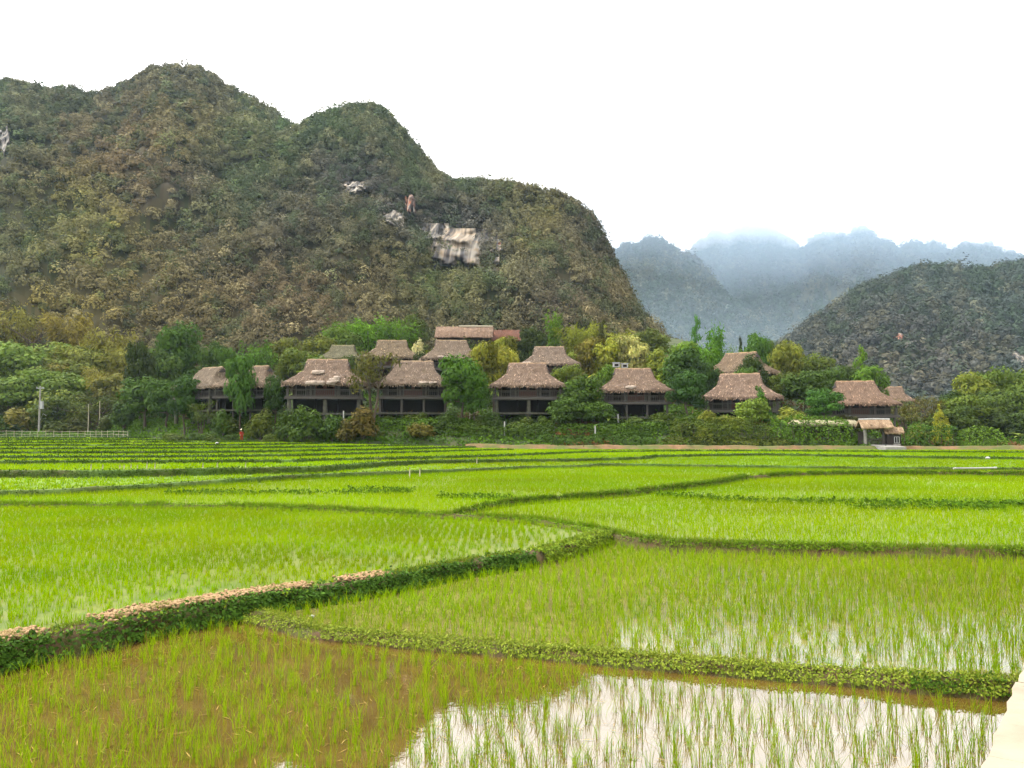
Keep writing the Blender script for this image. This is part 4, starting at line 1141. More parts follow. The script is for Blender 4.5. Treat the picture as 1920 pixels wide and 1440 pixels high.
# long shed and red roof above the second row
def long_roof(name, x0, x1, ridge_py, eave_py, Y, seed, ca, cb, label, depth=3.2, cap=True, cat="building"):
    r = np.random.default_rng(seed)
    a = at(x0, eave_py, Y); b = at(x1, eave_py, Y); zr = at(x0, ridge_py, Y)[2]; z0 = a[2]
    hw = (b[0] - a[0]) / 2; g = hill_z((a[0]+b[0])/2, Y)
    root = empty(name, ((a[0]+b[0])/2, Y, g), 0, label, cat)
    H = z0 - g; R_ = zr - g
    n = 40; V = []
    rows_ = [(-depth, H), (-depth * .5, (H + R_) * .5 + .1), (0, R_), (depth * .5, (H + R_) * .5 + .1), (depth, H)]
    xs = np.linspace(-hw, hw, n)
    for y, z in rows_:
        V.append(np.column_stack([xs, np.full(n, y), z + (fbm(xs * .9, xs * 0 + y, seed, 3) - .5) * .3]))
    V = np.concatenate(V); Vb = V - np.array([0, 0, .25]); i = np.arange(n - 1)
    Ft = np.concatenate([np.stack([j*n+i, j*n+i+1, (j+1)*n+i+1, (j+1)*n+i], 1) for j in range(4)])
    Fb = Ft[:, ::-1] + len(V)
    edge = np.concatenate([np.stack([i+1, i, i+len(V), i+1+len(V)], 1), np.stack([4*n+i, 4*n+i+1, 4*n+i+1+len(V), 4*n+i+len(V)], 1)] + [np.array([[j*n, (j+1)*n, (j+1)*n+len(V), j*n+len(V)], [(j+1)*n+n-1, j*n+n-1, j*n+n-1+len(V), (j+1)*n+n-1+len(V)]]) for j in range(4)])
    ns = 1800
    P = np.column_stack([r.uniform(-hw, hw, ns), r.uniform(-depth, depth, ns), np.zeros(ns)])
    P[:, 2] = np.interp(P[:, 1], [q[0] for q in rows_], [q[1] for q in rows_]) + .08
    dn = np.column_stack([r.normal(size=ns) * .15, np.sign(P[:, 1]), np.full(ns, -(R_ - H) / depth)]); dn /= np.linalg.norm(dn, axis=1)[:, None]
    SV, SQ = leaf_quads(P, np.column_stack([np.zeros(ns), np.sign(P[:, 1]) * .5, np.ones(ns)]) + r.normal(size=(ns, 3)) * .2, r.uniform(.15, .4, ns), .2, r, dn)
    Fall = np.concatenate([Ft, Fb, edge, SQ + 2 * len(V)])
    k = r.uniform(0, 1, len(Fall))[:, None]
    o = obj("roof", mesh_np("roof", np.concatenate([V, Vb, SV]), [Fall], (ca * k + cb * (1 - k)) * r.uniform(.85, 1.15, len(Fall))[:, None]), M['thatch'], root)
    if cap:
        mb = MB(); mb.tube([(-hw * .2, 0, R_ + .12), (hw * .3, 0, R_ + .14), (hw * .98, 0, R_ + .10)], .2, 6); obj("ridge_cap", mb.mesh("ridge_cap"), M['wood_pale'], o)
    mb = MB(); mb.box(-hw + .4, hw - .4, -depth + .9, depth - .9, -1, H + .05)
    mb.add([(-hw+.35, -depth + .9, H), (-hw+.35, depth - .9, H), (-hw+.35, 0, R_ - .5), (-hw+.5, -depth + .9, H), (-hw+.5, depth - .9, H), (-hw+.5, 0, R_ - .5)], [(0,2,1),(3,4,5),(0,1,4,3),(1,2,5,4),(2,0,3,5)])
    obj("wall", mb.mesh("wall"), M['wood_dark'], root)
    return root
long_roof("long_shed", 818, 925, 613, 636, 172, 3, lin((165,140,118), .6), lin((130,106,90), .6), "long shed on the hillside with faded thatch and a pale ridge strip", 4.0)
long_roof("red_roofed_hall", 893, 978, 619, 642, 176, 4, lin((150,104,84), .5), lin((118,84,70), .5), "red brown roofed hall joining the long shed on the hillside", 4.2, cap=False)
long_roof("low_shed", 1482, 1602, 789, 796, 107, 5, lin((205,195,165), .7), lin((170,165,130), .65), "long low pale roof showing just over the tall clipped hedge", 1.2, cap=False, cat="shed")

# two pale box vents behind a ridge
pb = at(1163, 700, 124)
for dx, lab in ((-.62, "pale box vent on a pole behind the ridge, the smaller one beside the taller"), (.66, "pale box vent on a pole behind the ridge, the one set slightly lower")):
    top = at(1163, 681, 124)[2]; g = hill_z(pb[0], 124)
    root = empty("box_vent", (pb[0] + dx, 124, g), 0, lab, "vent", "box vents behind the patched roof")
    H = top - g - (0 if dx < 0 else .12)
    mb = MB(); mb.box(-.48, .48, -.4, .4, H - .62, H); obj("housing", mb.mesh("housing"), M['white'], root)
    mb = MB(); mb.box(-.56, .56, -.48, .48, H + .001, H + .1); obj("lid", mb.mesh("lid"), M['metal'], root)
    mb = MB(); mb.box(-.3, .3, -.43, -.405, H - .5, H - .15); obj("opening", mb.mesh("opening"), M['void'], root)
    mb = MB(); mb.tube([(0, 0, -.5), (0, 0, H - .63)], .09, 8); obj("pole", mb.mesh("pole"), M['metal'], root)

# ------------------------------------------------------------------ gate with its small roofs
def small_gable(hw, hd, zb, zt, seed, n=700):
    r = np.random.default_rng(seed); m = 14; xs = np.linspace(-hw, hw, m)
    V = np.concatenate([np.column_stack([xs, np.full(m, y), z + r.normal(size=m) * .04]) for y, z in ((-hd, zb), (-hd*.45, zb + (zt-zb)*.62), (0, zt), (hd*.45, zb + (zt-zb)*.62), (hd, zb))])
    Vb = V * np.array([.985, .97, 1]) - np.array([0, 0, .2]); i = np.arange(m - 1)
    Ft = np.concatenate([np.stack([j*m+i, j*m+i+1, (j+1)*m+i+1, (j+1)*m+i], 1) for j in range(4)]); nv = len(V)
    ed = np.concatenate([np.stack([i+1, i, i+nv, i+1+nv], 1), np.stack([4*m+i, 4*m+i+1, 4*m+i+1+nv, 4*m+i+nv], 1)] + [np.array([[j*m, (j+1)*m, (j+1)*m+nv, j*m+nv], [(j+1)*m+m-1, j*m+m-1, j*m+m-1+nv, (j+1)*m+m-1+nv]]) for j in range(4)])
    P = np.column_stack([r.uniform(-hw, hw, n), r.uniform(-hd, hd, n), np.zeros(n)]); P[:, 2] = zb + (zt - zb) * (1 - np.abs(P[:, 1]) / hd) ** .8 + .06
    dn = np.column_stack([r.normal(size=n) * .2, np.sign(P[:, 1]), np.full(n, -.8)]); dn /= np.linalg.norm(dn, axis=1)[:, None]
    SV, SQ = leaf_quads(P, np.column_stack([np.zeros(n), np.sign(P[:, 1]) * .5, np.ones(n)]) + r.normal(size=(n, 3)) * .3, r.uniform(.12, .3, n), .2, r, dn)
    F_ = np.concatenate([Ft, Ft[:, ::-1] + nv, ed, SQ + 2*nv]); k = r.uniform(0, 1, len(F_))[:, None]
    c = (lin((196,172,142), .72) * k + lin((150,122,98), .65) * (1 - k)) * r.uniform(.8, 1.2, len(F_))[:, None]
    return mesh_np("roof", np.concatenate([V, Vb, SV]), [F_], c)

YG = 103.4
g0 = at(1640, 834, YG); g0[2] = Fz(g0[0]) + .3
root = empty("village_gate", g0, math.radians(-8), "village gate with a small thatched roof on two thick posts", "gate")
Hr = at(1640, 787, YG)[2] - g0[2]
obj("roof", small_gable(1.95, 1.5, Hr - 1.0, Hr, 8), M['thatch'], root)
mb = MB(); mb.tube([(-1.9, 0, Hr + .04), (0, .02, Hr + .08), (1.9, 0, Hr + .04)], .14, 6); obj("ridge_cap", mb.mesh("ridge_cap"), M['white'], root)
for s in (-1, 1):
    mb = MB(); mb.tube([(s*1.15, 0, -.6), (s*1.15, 0, 1.0), (s*1.12, 0, Hr - .55)], [.24, .22, .2], 10); obj("post", mb.mesh("post"), M['concrete'] if s < 0 else M['wood'], root)
    mb = MB(); mb.box(s*1.15 - .85 if s < 0 else s*1.15 + .25, s*1.15 - .25 if s < 0 else s*1.15 + .85, -.1, .1, -.5, 1.9); obj("side_wall", mb.mesh("side_wall"), M['wood_dark'], root)
    mb = MB(); x0, x1 = (-.9, -.03) if s < 0 else (.03, .9)
    for z in (.15, .95): mb.box(x0, x1, -.05, .0, z - .05, z + .05)
    for i in range(6): q = x0 + .04 + (x1 - x0 - .08) * i / 5; mb.box(q - .025, q + .025, -.08, -.051, .05, 1.05)
    obj("gate_leaf", mb.mesh("gate_leaf"), M['wood'], root)
mb = MB(); mb.box(-1.5, 1.5, -.1, .1, Hr - .92, Hr - .74); obj("beam", mb.mesh("beam"), M['wood'], root)
g1 = at(1674, 836, YG - .3); g1[2] = Fz(g1[0]) + .3
root = empty("gatekeeper_hut", g1, math.radians(-10), "tiny gatekeeper hut with a shaggy roof and a white window beside the gate", "hut")
Hh = at(1674, 802, YG)[2] - g1[2]
obj("roof", small_gable(1.15, 1.0, Hh - .62, Hh, 9, 420), M['thatch'], root)
mb = MB(); mb.box(-.85, .85, -.6, .6, -.5, Hh - .5); obj("wall", mb.mesh("wall"), M['wood_dark'], root)
mb = MB()
for q in (.05, .33, .61): mb.box(q - .035, q + .035, -.68, -.60, .45, 1.25)
for z in (.45, 1.22): mb.box(.02, .64, -.67, -.61, z, z + .06)
wf = obj("window", mb.mesh("window"), M['white'], root)
mb = MB(); mb.box(.06, .6, -.625, -.605, .5, 1.22); obj("pane", mb.mesh("pane"), M['void'], wf)
mb = MB(); mb.box(-.1, .75, -.7, -.61, -.2, .38); obj("sill_wall", mb.mesh("sill_wall"), M['concrete'], root)
mb = MB(); mb.add([(-1.4, -.2, .32), (1.4, -.2, .32), (2.0, -2.6, .06), (-.6, -2.6, .06), (-1.4, -.2, -.3), (1.4, -.2, -.3), (2.0, -2.6, -.3), (-.6, -2.6, -.3)], [(0,3,2,1),(4,5,6,7),(0,1,5,4),(1,2,6,5),(2,3,7,6),(3,0,4,7)])
o = obj("path", mb.mesh("path"), M['concrete'], kind="structure", label="short pale ramp in front of the village gate"); o.location = (g0[0] + .6, g0[1] - .4, g0[2] - .05)

# wooden garden steps between two houses
s0 = at(887, 792, 112); s0[2] = hill_z(s0[0], 112)
root = empty("garden_steps", s0, 0, "narrow flight of wooden steps climbing between two houses", "steps")
H = at(887, 752, 114)[2] - s0[2]
for s in (-1, 1):
    mb = MB(); mb.tube([(s*.5, -.1, -.2), (s*.5, 2.1, H)], .06, 6); obj("stringer", mb.mesh("stringer"), M['wood_pale'], root)
for i in range(11):
    t = (i + .6) / 11; mb = MB(); mb.box(-.55, .55, 2.1*t - .13, 2.1*t + .13, H*t - .03, H*t + .03); obj("tread", mb.mesh("tread"), M['wood_pale'], root)

# utility pole, fence, stakes, posts, pipe
pu = at(73, 805, 152); pu[2] = hill_z(pu[0], 152) - .1
root = empty("utility_pole", pu, 0, "pale concrete utility pole with a metal box on its side", "pole")
Hp = at(73, 724, 152)[2] - pu[2]
mb = MB(); mb.tube([(0, 0, -.5), (0, 0, Hp * .5), (0, 0, Hp)], [.2, .17, .13], 10); obj("shaft", mb.mesh("shaft"), M['concrete'], root)
mb = MB(); mb.box(.18, .62, -.25, .25, Hp*.52, Hp*.68); obj("meter_box", mb.mesh("meter_box"), M['metal'], root)
mb = MB(); mb.box(-.75, .75, -.06, .06, Hp - .45, Hp - .33); ar = obj("crossarm", mb.mesh("crossarm"), M['metal'], root)
for x in (-.65, 0.35, .65):
    mb = MB(); mb.tube([(x, 0, Hp - .329), (x, 0, Hp - .22), (x, 0, Hp - .12)], [.05, .07, .03], 8); obj("insulator", mb.mesh("insulator"), M['white'], ar)
mb = MB(); mb.tube([(.15, 0, Hp*.28), (.7, 0, Hp*.42), (1.3, 0, Hp*.38)], .035, 6); obj("bracket", mb.mesh("bracket"), M['metal'], root)

for px, ty, by, Y, lab in ((165, 758, 796, 150, "thin grey pole with a short crossbar at the dark trees' edge"), (186, 752, 794, 151, "thin bare pole among the dark trees, taller than its neighbour")):
    p = at(px, by, Y); p[2] = hill_z(p[0], Y) - .2; H = at(px, ty, Y)[2] - p[2]
    root = empty("thin_pole", p, 0, lab, "pole", "thin poles by the dark trees")
    mb = MB(); mb.tube([(0, 0, -.3), (.05, 0, H*.5), (0, 0, H)], [.09, .08, .06], 7); obj("shaft", mb.mesh("shaft"), M['wood_pale'], root)
    mb = MB(); mb.box(-.1, .7, -.05, .05, H*.75, H*.75 + .1); obj("crossbar", mb.mesh("crossbar"), M['wood'], root)

fx0 = at(-90, 816, 149)[0]; fx1 = at(277, 816, 144)[0]
def fpt(t):
    x = fx0 + (fx1 - fx0) * t; y = Fedge(x) - .6; return x, y, Fz(x) + .05
fp = fpt(0)
root = empty("bamboo_fence", fp, 0, "pale bamboo rail fence along the far left edge of the rice", "fence")
r = np.random.default_rng(3)
npost = 26; prev = None
for i in range(npost):
    x, y, z = fpt(i / (npost - 1)); H = 1.05 * r.uniform(.9, 1.15)
    mb = MB(); mb.tube([(x - fp[0], y - fp[1], z - fp[2] - .3), (x - fp[0] + r.normal()*.03, y - fp[1], z - fp[2] + H)], .04, 6); obj("post", mb.mesh("post"), M['wood_pale'], root)
for hgt in (.42, .9):
    pts = [np.array(fpt(i / 24)) - np.array(fp) + np.array([0, -.09, hgt + r.normal() * .05]) for i in range(25)]
    mb = MB(); mb.tube(pts, .028, 6); obj("rail", mb.mesh("rail"), M['wood_pale'], root)

stk = [(170,882,.42),(192,882,.4),(224,881,.36),(232,880,.32),(245,880,.36),(257,880,.3),(275,880,.5),(290,880,.45),(380,879,.42),(407,878,.4),(460,877,.38),(768,886,.35),(787,885,.3),(894,866,.4)]
for i, (px, py, H) in enumerate(stk):
    p = onz(px, py + 1, .75 if i < 11 else .55)
    mb = MB(); mb.tube([(0, 0, -.3), (.01, 0, H * .5), (.02, .01, H)], [.035, .032, .028], 7)
    o = obj("wooden_stake", mb.mesh("wooden_stake", True), M['wood_pale']); o.location = p
    o["label"] = "short pale wooden stake stuck along the dark terrace edges left of the field's middle"; o["category"] = "stake"; o["group"] = "pale stakes along the terrace edges"
for px, ty, by, Y, lab in ((644, 770, 788, 109, "short white post at the foot of a red brown bush"), (1159, 776, 797, 110, "short white post below the house with the box vents"), (1116, 798, 812, 106, "low white post poking from the hedge under the big green tree"), (946, 790, 800, 107, "small white marker post in front of the straight-on house")):
    p = at(px, by, Y); p[2] = hill_z(p[0], Y); H = max(.9, at(px, ty, Y)[2] - p[2])
    root = empty("marker_post", p, 0, lab, "post", "white posts along the hedge")
    mb = MB(); mb.tube([(0, 0, -.4), (0, 0, H - .1)], .085, 8); obj("shaft", mb.mesh("shaft"), M['white'], root)
    mb = MB(); mb.tube([(0, 0, H - .099), (0, 0, H)], [.10, .05], 8); obj("cap", mb.mesh("cap"), M['concrete'], root)
a, b = onz(1788, 878, .62), onz(1868, 877, .62)
mb = MB(); mb.tube([np.zeros(3), (b - a) * .5 + np.array([0, 0, -.01]), b - a], .05, 10)
mb.tube([(-.02, 0, 0), (.14, 0, 0)], .065, 10); mb.tube([b - a - np.array([.14, 0, 0]), b - a + np.array([.02, 0, 0])], .065, 10)
o = obj("water_pipe", mb.mesh("water_pipe", True), M['white']); o.location = a
o["label"] = "long white water pipe lying across a terrace edge"; o["category"] = "pipe"
r = np.random.default_rng(77)
for px, py, zz, s, lab in ((407, 832, 1.6, .20, "white rounded stone on a far terrace edge"), (1852, 860, .74, .18, "white rounded stone in the rice near the pipe"), (585, 1157, .1, .04, "small pale stone where the low bund meets the leafy bund"), (730, 835.5, 1.25, .14, "pale stone on the far terrace edge nearest the grass slope")):
    p = onz(px, py, zz)
    th, ph = np.meshgrid(np.linspace(0, 2*math.pi, 12, endpoint=False), np.linspace(.1, math.pi-.1, 8), indexing='ij')
    V = np.stack([np.sin(ph)*np.cos(th), np.sin(ph)*np.sin(th), np.cos(ph)*.65], 2); V *= (1 + r.normal(size=th.shape) * .08)[..., None] * s
    Fq = [(i*8+j, i*8+j+1, ((i+1) % 12)*8+j+1, ((i+1) % 12)*8+j) for i in range(12) for j in range(7)] + [tuple(i*8 for i in range(12)), tuple(i*8+7 for i in range(11, -1, -1))]
    mb = MB(); mb.add(V.reshape(-1, 3), Fq); o = obj("stone", mb.mesh("stone", True), M['white']); o.location = p + np.array([0, 0, s * .3]); o["label"] = lab; o["category"] = "stone"; o["group"] = "pale stones by the bunds"

# person working at the field edge
def skin_body(name, verts, edges, radii, mat, parent, root_i=0):
    me = bpy.data.meshes.new(name); me.from_pydata(verts, edges, []); me.update()
    o = bpy.data.objects.new(name, me); COL.objects.link(o); o.parent = parent
    sk = o.modifiers.new("skin", 'SKIN'); sb = o.modifiers.new("sub", 'SUBSURF'); sb.levels = sb.render_levels = 1
    for i, rd in enumerate(radii): me.skin_vertices[0].data[i].radius = (rd, rd)
    me.skin_vertices[0].data[root_i].use_root = True
    me.materials.append(mat); return o
SKIN = plain("skin", (.32, .19, .12), (.38, .23, .15), 8, .6, .3)
RED = plain("red_cloth", (.35, .035, .02), (.48, .06, .035), 8, .9, .1)
NAVY = plain("dark_cloth", (.03, .03, .045), (.05, .05, .07), 8, .9, .1)
STRAWC = plain("straw_hat", (.55, .47, .32), (.68, .6, .44), 20, .9, .1)
_x = -40.0
for _ in range(30): _x = (454 - CX) / FPX * (float(Fedge(_x)) - .9)
pp = np.array([_x, float(Fedge(_x)) - .9, float(Fz(_x)) + .02])
root = empty("person", pp, math.radians(25), "person in red clothes and a pale conical hat standing at the field's edge", "person")
bv = [(0,0,.86),(0,0,1.05),(0,-.02,1.25),(0,-.03,1.38),(0,-.05,1.5),(0,-.06,1.60),
      (.19,-.02,1.33),(.25,-.08,1.08),(.22,-.26,.90),(-.19,-.02,1.33),(-.25,-.06,1.08),(-.22,-.24,.92),
      (.1,0,.82),(.11,-.03,.45),(.11,.02,.06),(.11,-.14,.03),(-.1,0,.82),(-.12,.04,.45),(-.12,.08,.06),(-.12,-.08,.03)]
be = [(0,1),(1,2),(2,3),(3,4),(4,5),(2,6),(6,7),(7,8),(2,9),(9,10),(10,11),(0,12),(12,13),(13,14),(14,15),(0,16),(16,17),(17,18),(18,19)]
br_ = [.13,.12,.14,.06,.085,.09,.06,.045,.032,.06,.045,.032,.09,.06,.042,.035,.09,.06,.042,.035]
for hb, hs_ in ((8, 1), (11, -1)):
    hx_, hy_, hz_ = bv[hb]
    pi = len(bv); bv.append((hx_, hy_ - .05, hz_ - .05)); be.append((hb, pi)); br_.append(.028)
    for f in range(4):
        a1 = len(bv); bv.append((hx_ + (f - 1.5)*.022, hy_ - .09, hz_ - .09)); be.append((pi, a1)); br_.append(.009)
        bv.append((hx_ + (f - 1.5)*.024, hy_ - .10, hz_ - .13 + abs(f - 1.5)*.008)); be.append((a1, a1 + 1)); br_.append(.008)
    a1 = len(bv); bv.append((hx_ - hs_*.05, hy_ - .07, hz_ - .06)); be.append((pi, a1)); br_.append(.010)
skin_body("body", bv, be, br_, SKIN, root)
skin_body("shirt", [(0,0,.80),(0,0,1.05),(0,-.02,1.27),(.19,-.02,1.34),(.25,-.08,1.09),(.23,-.2,.97),(-.19,-.02,1.34),(-.25,-.06,1.09),(-.23,-.18,.99)], [(0,1),(1,2),(2,3),(3,4),(4,5),(2,6),(6,7),(7,8)], [.17,.155,.17,.085,.068,.055,.085,.068,.055], RED, root)
skin_body("trousers", [(0,0,.86),(.1,0,.80),(.11,-.03,.45),(.11,.02,.14),(-.1,0,.80),(-.12,.04,.45),(-.12,.08,.14)], [(0,1),(1,2),(2,3),(0,4),(4,5),(5,6)], [.155,.115,.085,.065,.115,.085,.065], RED, root)
mb = MB(); n = 20
V = [(0, -.06, 1.84)] + [(.27*math.cos(2*math.pi*k/n), -.06 + .27*math.sin(2*math.pi*k/n), 1.64) for k in range(n)] + [(.26*math.cos(2*math.pi*k/n), -.06 + .26*math.sin(2*math.pi*k/n), 1.62) for k in range(n)] + [(0, -.06, 1.81)]
mb.add(V, [(0, 1+k, 1+(k+1) % n) for k in range(n)] + [(1+k, 1+n+k, 1+n+(k+1) % n, 1+(k+1) % n) for k in range(n)] + [(2*n+1, 1+n+(k+1) % n, 1+n+k) for k in range(n)])
obj("hat", mb.mesh("hat"), STRAWC, root)

# ------------------------------------------------------------------ PLANTS (unit size: 1 wide, 1 high), shared meshes
def limb_mesh(name, limbs, n=6):
    mb = MB()
    for pts, r0, r1 in limbs: mb.tube(pts, np.linspace(r0, r1, len(pts)), n)
    return mb.mesh(name, True)

def lobed_crown(r, lobes, per, size, asp=.55, up=.4, fill=.35, tone=.22):
    Ps, Ns, Cs = [], [], []
    for (c, rad) in lobes:
        c = np.array(c); rad = np.array(rad)
        n = int(per * (rad[0] * rad[2]) / .02)
        z = r.uniform(-.75, 1, n); ph = r.uniform(0, 2*math.pi, n); q = np.sqrt(1 - z*z)
        D = np.stack([q*np.cos(ph), q*np.sin(ph), z], 1)
        rr = np.where(r.uniform(0, 1, n) < fill, r.uniform(.35, .9, n), r.uniform(.85, 1.12, n))
        rr = rr * (1 + .18 * np.sin(3*ph + r.uniform(0, 6)) * np.cos(3*z))
        Ps.append(c + D * rr[:, None] * rad); Ns.append(D + np.array([0, 0, up]) + r.normal(size=D.shape) * .34)
        Cs.append(np.full(n, r.uniform(1 - tone, 1 + tone)) * r.uniform(.85, 1.15, n))
    P, Nn, g = np.concatenate(Ps), np.concatenate(Ns), np.concatenate(Cs)
    V, Q = leaf_quads(P, Nn, size * r.uniform(.55, 1.35, len(P)), asp, r)
    warm = r.uniform(.92, 1.12, len(P))
    return V, Q, np.stack([g * warm, g, g * r.uniform(.8, 1.05, len(P))], 1)

def make_broadleaf(seed, base=.22, dense=1.0, size=.036, spread=.5, fill=.35, nl=13, tone=.22):
    r = np.random.default_rng(seed)
    lobes, limbs = [], []
    top = np.array([r.normal()*.03, r.normal()*.03, .6])
    limbs.append(([(0,0,-.12), (.01,.0,.15), (r.normal()*.03, r.normal()*.03, base + .1), top], .035, .012))
    for i in range(nl):
        a = 2*math.pi * i / nl * 2.4 + r.uniform(-.4, .4); h = base + .1 + (1 - base - .22) * ((i + .5) / nl) ** .9
        wv = spread * math.sqrt(max(.05, 1 - ((h - .5) / .58) ** 2)) * r.uniform(.5, .72)
        c = (wv*math.cos(a), wv*math.sin(a), h); rad = r.uniform(.13, .2)
        lobes.append((c, (rad*1.15, rad*1.15, rad*.8)))
        st = np.array([0, 0, base + .05 + (h - base) * .25]); mid = st * .5 + np.array(c) * .5 + np.array([0, 0, -.03])
        limbs.append(([st, mid, c], .014, .004))
    lobes.append(((0, 0, .86), (.19, .19, .14))); lobes.append(((0, 0, .55), (.24, .24, .24)))
    V, Q, c = lobed_crown(r, lobes, 150 * dense, size, .6, .4, fill, tone)
    return dict(trunk=limb_mesh("trunk", limbs), crown=mesh_np("crown", V, [Q], c))

def make_conical(seed, size=.035):
    r = np.random.default_rng(seed); lobes, limbs = [], [([(0,0,-.1), (0,0,.5), (0,0,.97)], .03, .006)]
    for k in range(9):
        h = .14 + .78 * k / 8; w_ = .42 * (1 - h) ** .75 + .05
        for j in range(max(2, int(6 * (1 - h)) + 1)):
            a = r.uniform(0, 6.28); c = (w_*.62*math.cos(a), w_*.62*math.sin(a), h + r.normal()*.02)
            lobes.append((c, (w_*.42, w_*.42, .075))); limbs.append(([(0, 0, h - .03), c], .008, .003))
    V, Q, c = lobed_crown(r, lobes, 190, size, .5, .5, .3)
    return dict(trunk=limb_mesh("trunk", limbs), crown=mesh_np("crown", V, [Q], c))

def make_bamboo(seed, n=24, droop=1.0, size=.034, up=0.0):
    r = np.random.default_rng(seed); limbs = []; P, T, Nn, g = [], [], [], []
    for i in range(n):
        a = r.uniform(0, 6.28); b = np.array([math.cos(a), math.sin(a), 0]); h = r.uniform(.72, 1.02); out = r.uniform(.08, .46) * droop
        t = np.linspace(0, 1, 9)
        pts = b * (.05 + r.uniform(0, .05)) + b * (out * t ** 2.0)[:, None]; pts[:, 2] = h * (t - .12 * droop * t ** 4)
        pts[0, 2] = -.08
        limbs.append((pts, .007, .0018))
        k = r.integers(95, 140); s = r.uniform(.22, 1.0, k) ** .75
        q = np.stack([np.interp(s, t, pts[:, j]) for j in range(3)], 1)
        pl = .10 * (1 - .5 * s)[:, None]
        off = r.normal(size=(k, 3)) * pl; off[:, 2] -= np.abs(off[:, 0]) * .5
        P.append(q + off)
        d = b * .6 + off * 6 + np.array([0, 0, -.55 + up]) + r.normal(size=(k, 3)) * .35
        T.append(d); Nn.append(r.normal(size=(k, 3)) * .6 + b * .4 + np.array([0, 0, .6]))
        g.append(np.full(k, r.uniform(.75, 1.25)) * r.uniform(.8, 1.2, k))
    P = np.concatenate(P); T = np.concatenate(T); T /= np.linalg.norm(T, axis=1)[:, None]; Nn = np.concatenate(Nn); g = np.concatenate(g)
    Nn -= (Nn * T).sum(1)[:, None] * T; Nn /= np.linalg.norm(Nn, axis=1)[:, None] + 1e-9
    V, Q = leaf_quads(P, Nn, size * r.uniform(.6, 1.4, len(P)), .34, r, T)
    return dict(trunk=limb_mesh("trunk", limbs, 5), crown=mesh_np("crown", V, [Q], np.stack([g, g, g * .9], 1)))

def make_shrub(seed, size=.05, tall=1.0):
    r = np.random.default_rng(seed); lobes, limbs = [], []
    for i in range(9):
        a = r.uniform(0, 6.28); d = r.uniform(.05, .33); h = r.uniform(.22, .78) * (1 - d * .7)
        c = (d*math.cos(a), d*math.sin(a), h); rad = r.uniform(.14, .22)
        lobes.append((c, (rad, rad, rad * 1.05))); limbs.append(([(r.normal()*.03, r.normal()*.03, -.1), (c[0]*.5, c[1]*.5, h*.5), c], .014, .005))
    lobes.append(((0, 0, .3), (.34, .34, .28)))
    V, Q, c = lobed_crown(r, lobes, 70, size, .5, .45, .4)
    return dict(trunk=limb_mesh("trunk", limbs, 5), crown=mesh_np("crown", V, [Q], c))

def make_open(seed, leaf=.03, dens=.45):
    """thin airy crown over visible bent stems"""
    r = np.random.default_rng(seed); lobes, limbs = [], []
    for i in range(3):
        a = 2.1*i + r.uniform(-.4, .4); e = np.array([.13*math.cos(a), .13*math.sin(a), .5])
        limbs.append(([(0, 0, -.12), e * np.array([.3, .3, .35]), e * np.array([.8, .8, .7]), e], .026, .014))
        for j in range(5):
            c = e + np.array([r.normal()*.2, r.normal()*.2, r.uniform(.02, .38)]); limbs.append(([e, (e + c)/2 + r.normal(size=3)*.02, c], .011, .003))
            rad = r.uniform(.12, .19); lobes.append((c, (rad*1.15, rad*1.15, rad*.7)))
            for _ in range(3):
                d = c + r.normal(size=3) * .09; limbs.append(([c, d], .004, .0015))
    V, Q, c = lobed_crown(r, lobes, 150 * dens, leaf, .5, .3, .6)
    return dict(trunk=limb_mesh("trunk", limbs), crown=mesh_np("crown", V, [Q], c))

def make_slim(seed):
    r = np.random.default_rng(seed); lobes = []; limbs = [([(0,0,-.1), (.01,0,.5), (0,0,.98)], .03, .006)]
    for k in range(15):
        h = .14 + .8 * k / 14; a = r.uniform(0, 6.28); w_ = .34 * (1 - (h - .45) ** 2 * 2.0)
        c = (w_*.5*math.cos(a), w_*.5*math.sin(a), h); lobes.append((c, (w_*.62, w_*.62, .06))); limbs.append(([(0, 0, h - .03), c], .009, .003))
    V, Q, c = lobed_crown(r, lobes, 130, .05, .3, .3, .5)
    return dict(trunk=limb_mesh("trunk", limbs), crown=mesh_np("crown", V, [Q], c))

def make_banana(seed):
    r = np.random.default_rng(seed); mb = MB(); nl = 9; stem = MB()
    stem.tube([(0, 0, -.1), (0, 0, .25), (.01, 0, .48)], [.06, .055, .04], 8)
    for i in range(nl):
        a = 2*math.pi*i/nl + r.uniform(-.3, .3); el = r.uniform(.35, 1.35); ln = r.uniform(.42, .58)
        d = np.array([math.cos(a)*math.cos(el), math.sin(a)*math.cos(el), math.sin(el)]); side = np.array([-math.sin(a), math.cos(a), 0])
        V = []; m = 7
        for k in range(m):
            t = k/(m-1); p = np.array([.01, 0, .46]) + d*ln*t + np.array([math.cos(a)*.12, math.sin(a)*.12, -.26]) * t**2
            w_ = .085 * math.sin(math.pi * min(1, .12 + t*.88)) + .006
            V += [p - side*w_ + np.array([0, 0, .02]), p, p + side*w_ + np.array([0, 0, .02])]
        mb.add(V, [(3*k, 3*k+1, 3*k+4, 3*k+3) for k in range(m-1)] + [(3*k+1, 3*k+2, 3*k+5, 3*k+4) for k in range(m-1)])
    me = mb.mesh("crown"); n = len(me.polygons); at_ = me.attributes.new("col", 'FLOAT_COLOR', 'FACE'); c = np.ones((n, 4), np.float32)
    c[:, :3] *= np.repeat(r.uniform(.75, 1.3, nl), n // nl)[:, None]; at_.data.foreach_set("color", c.ravel())
    return dict(trunk=stem.mesh("trunk", True), crown=me)

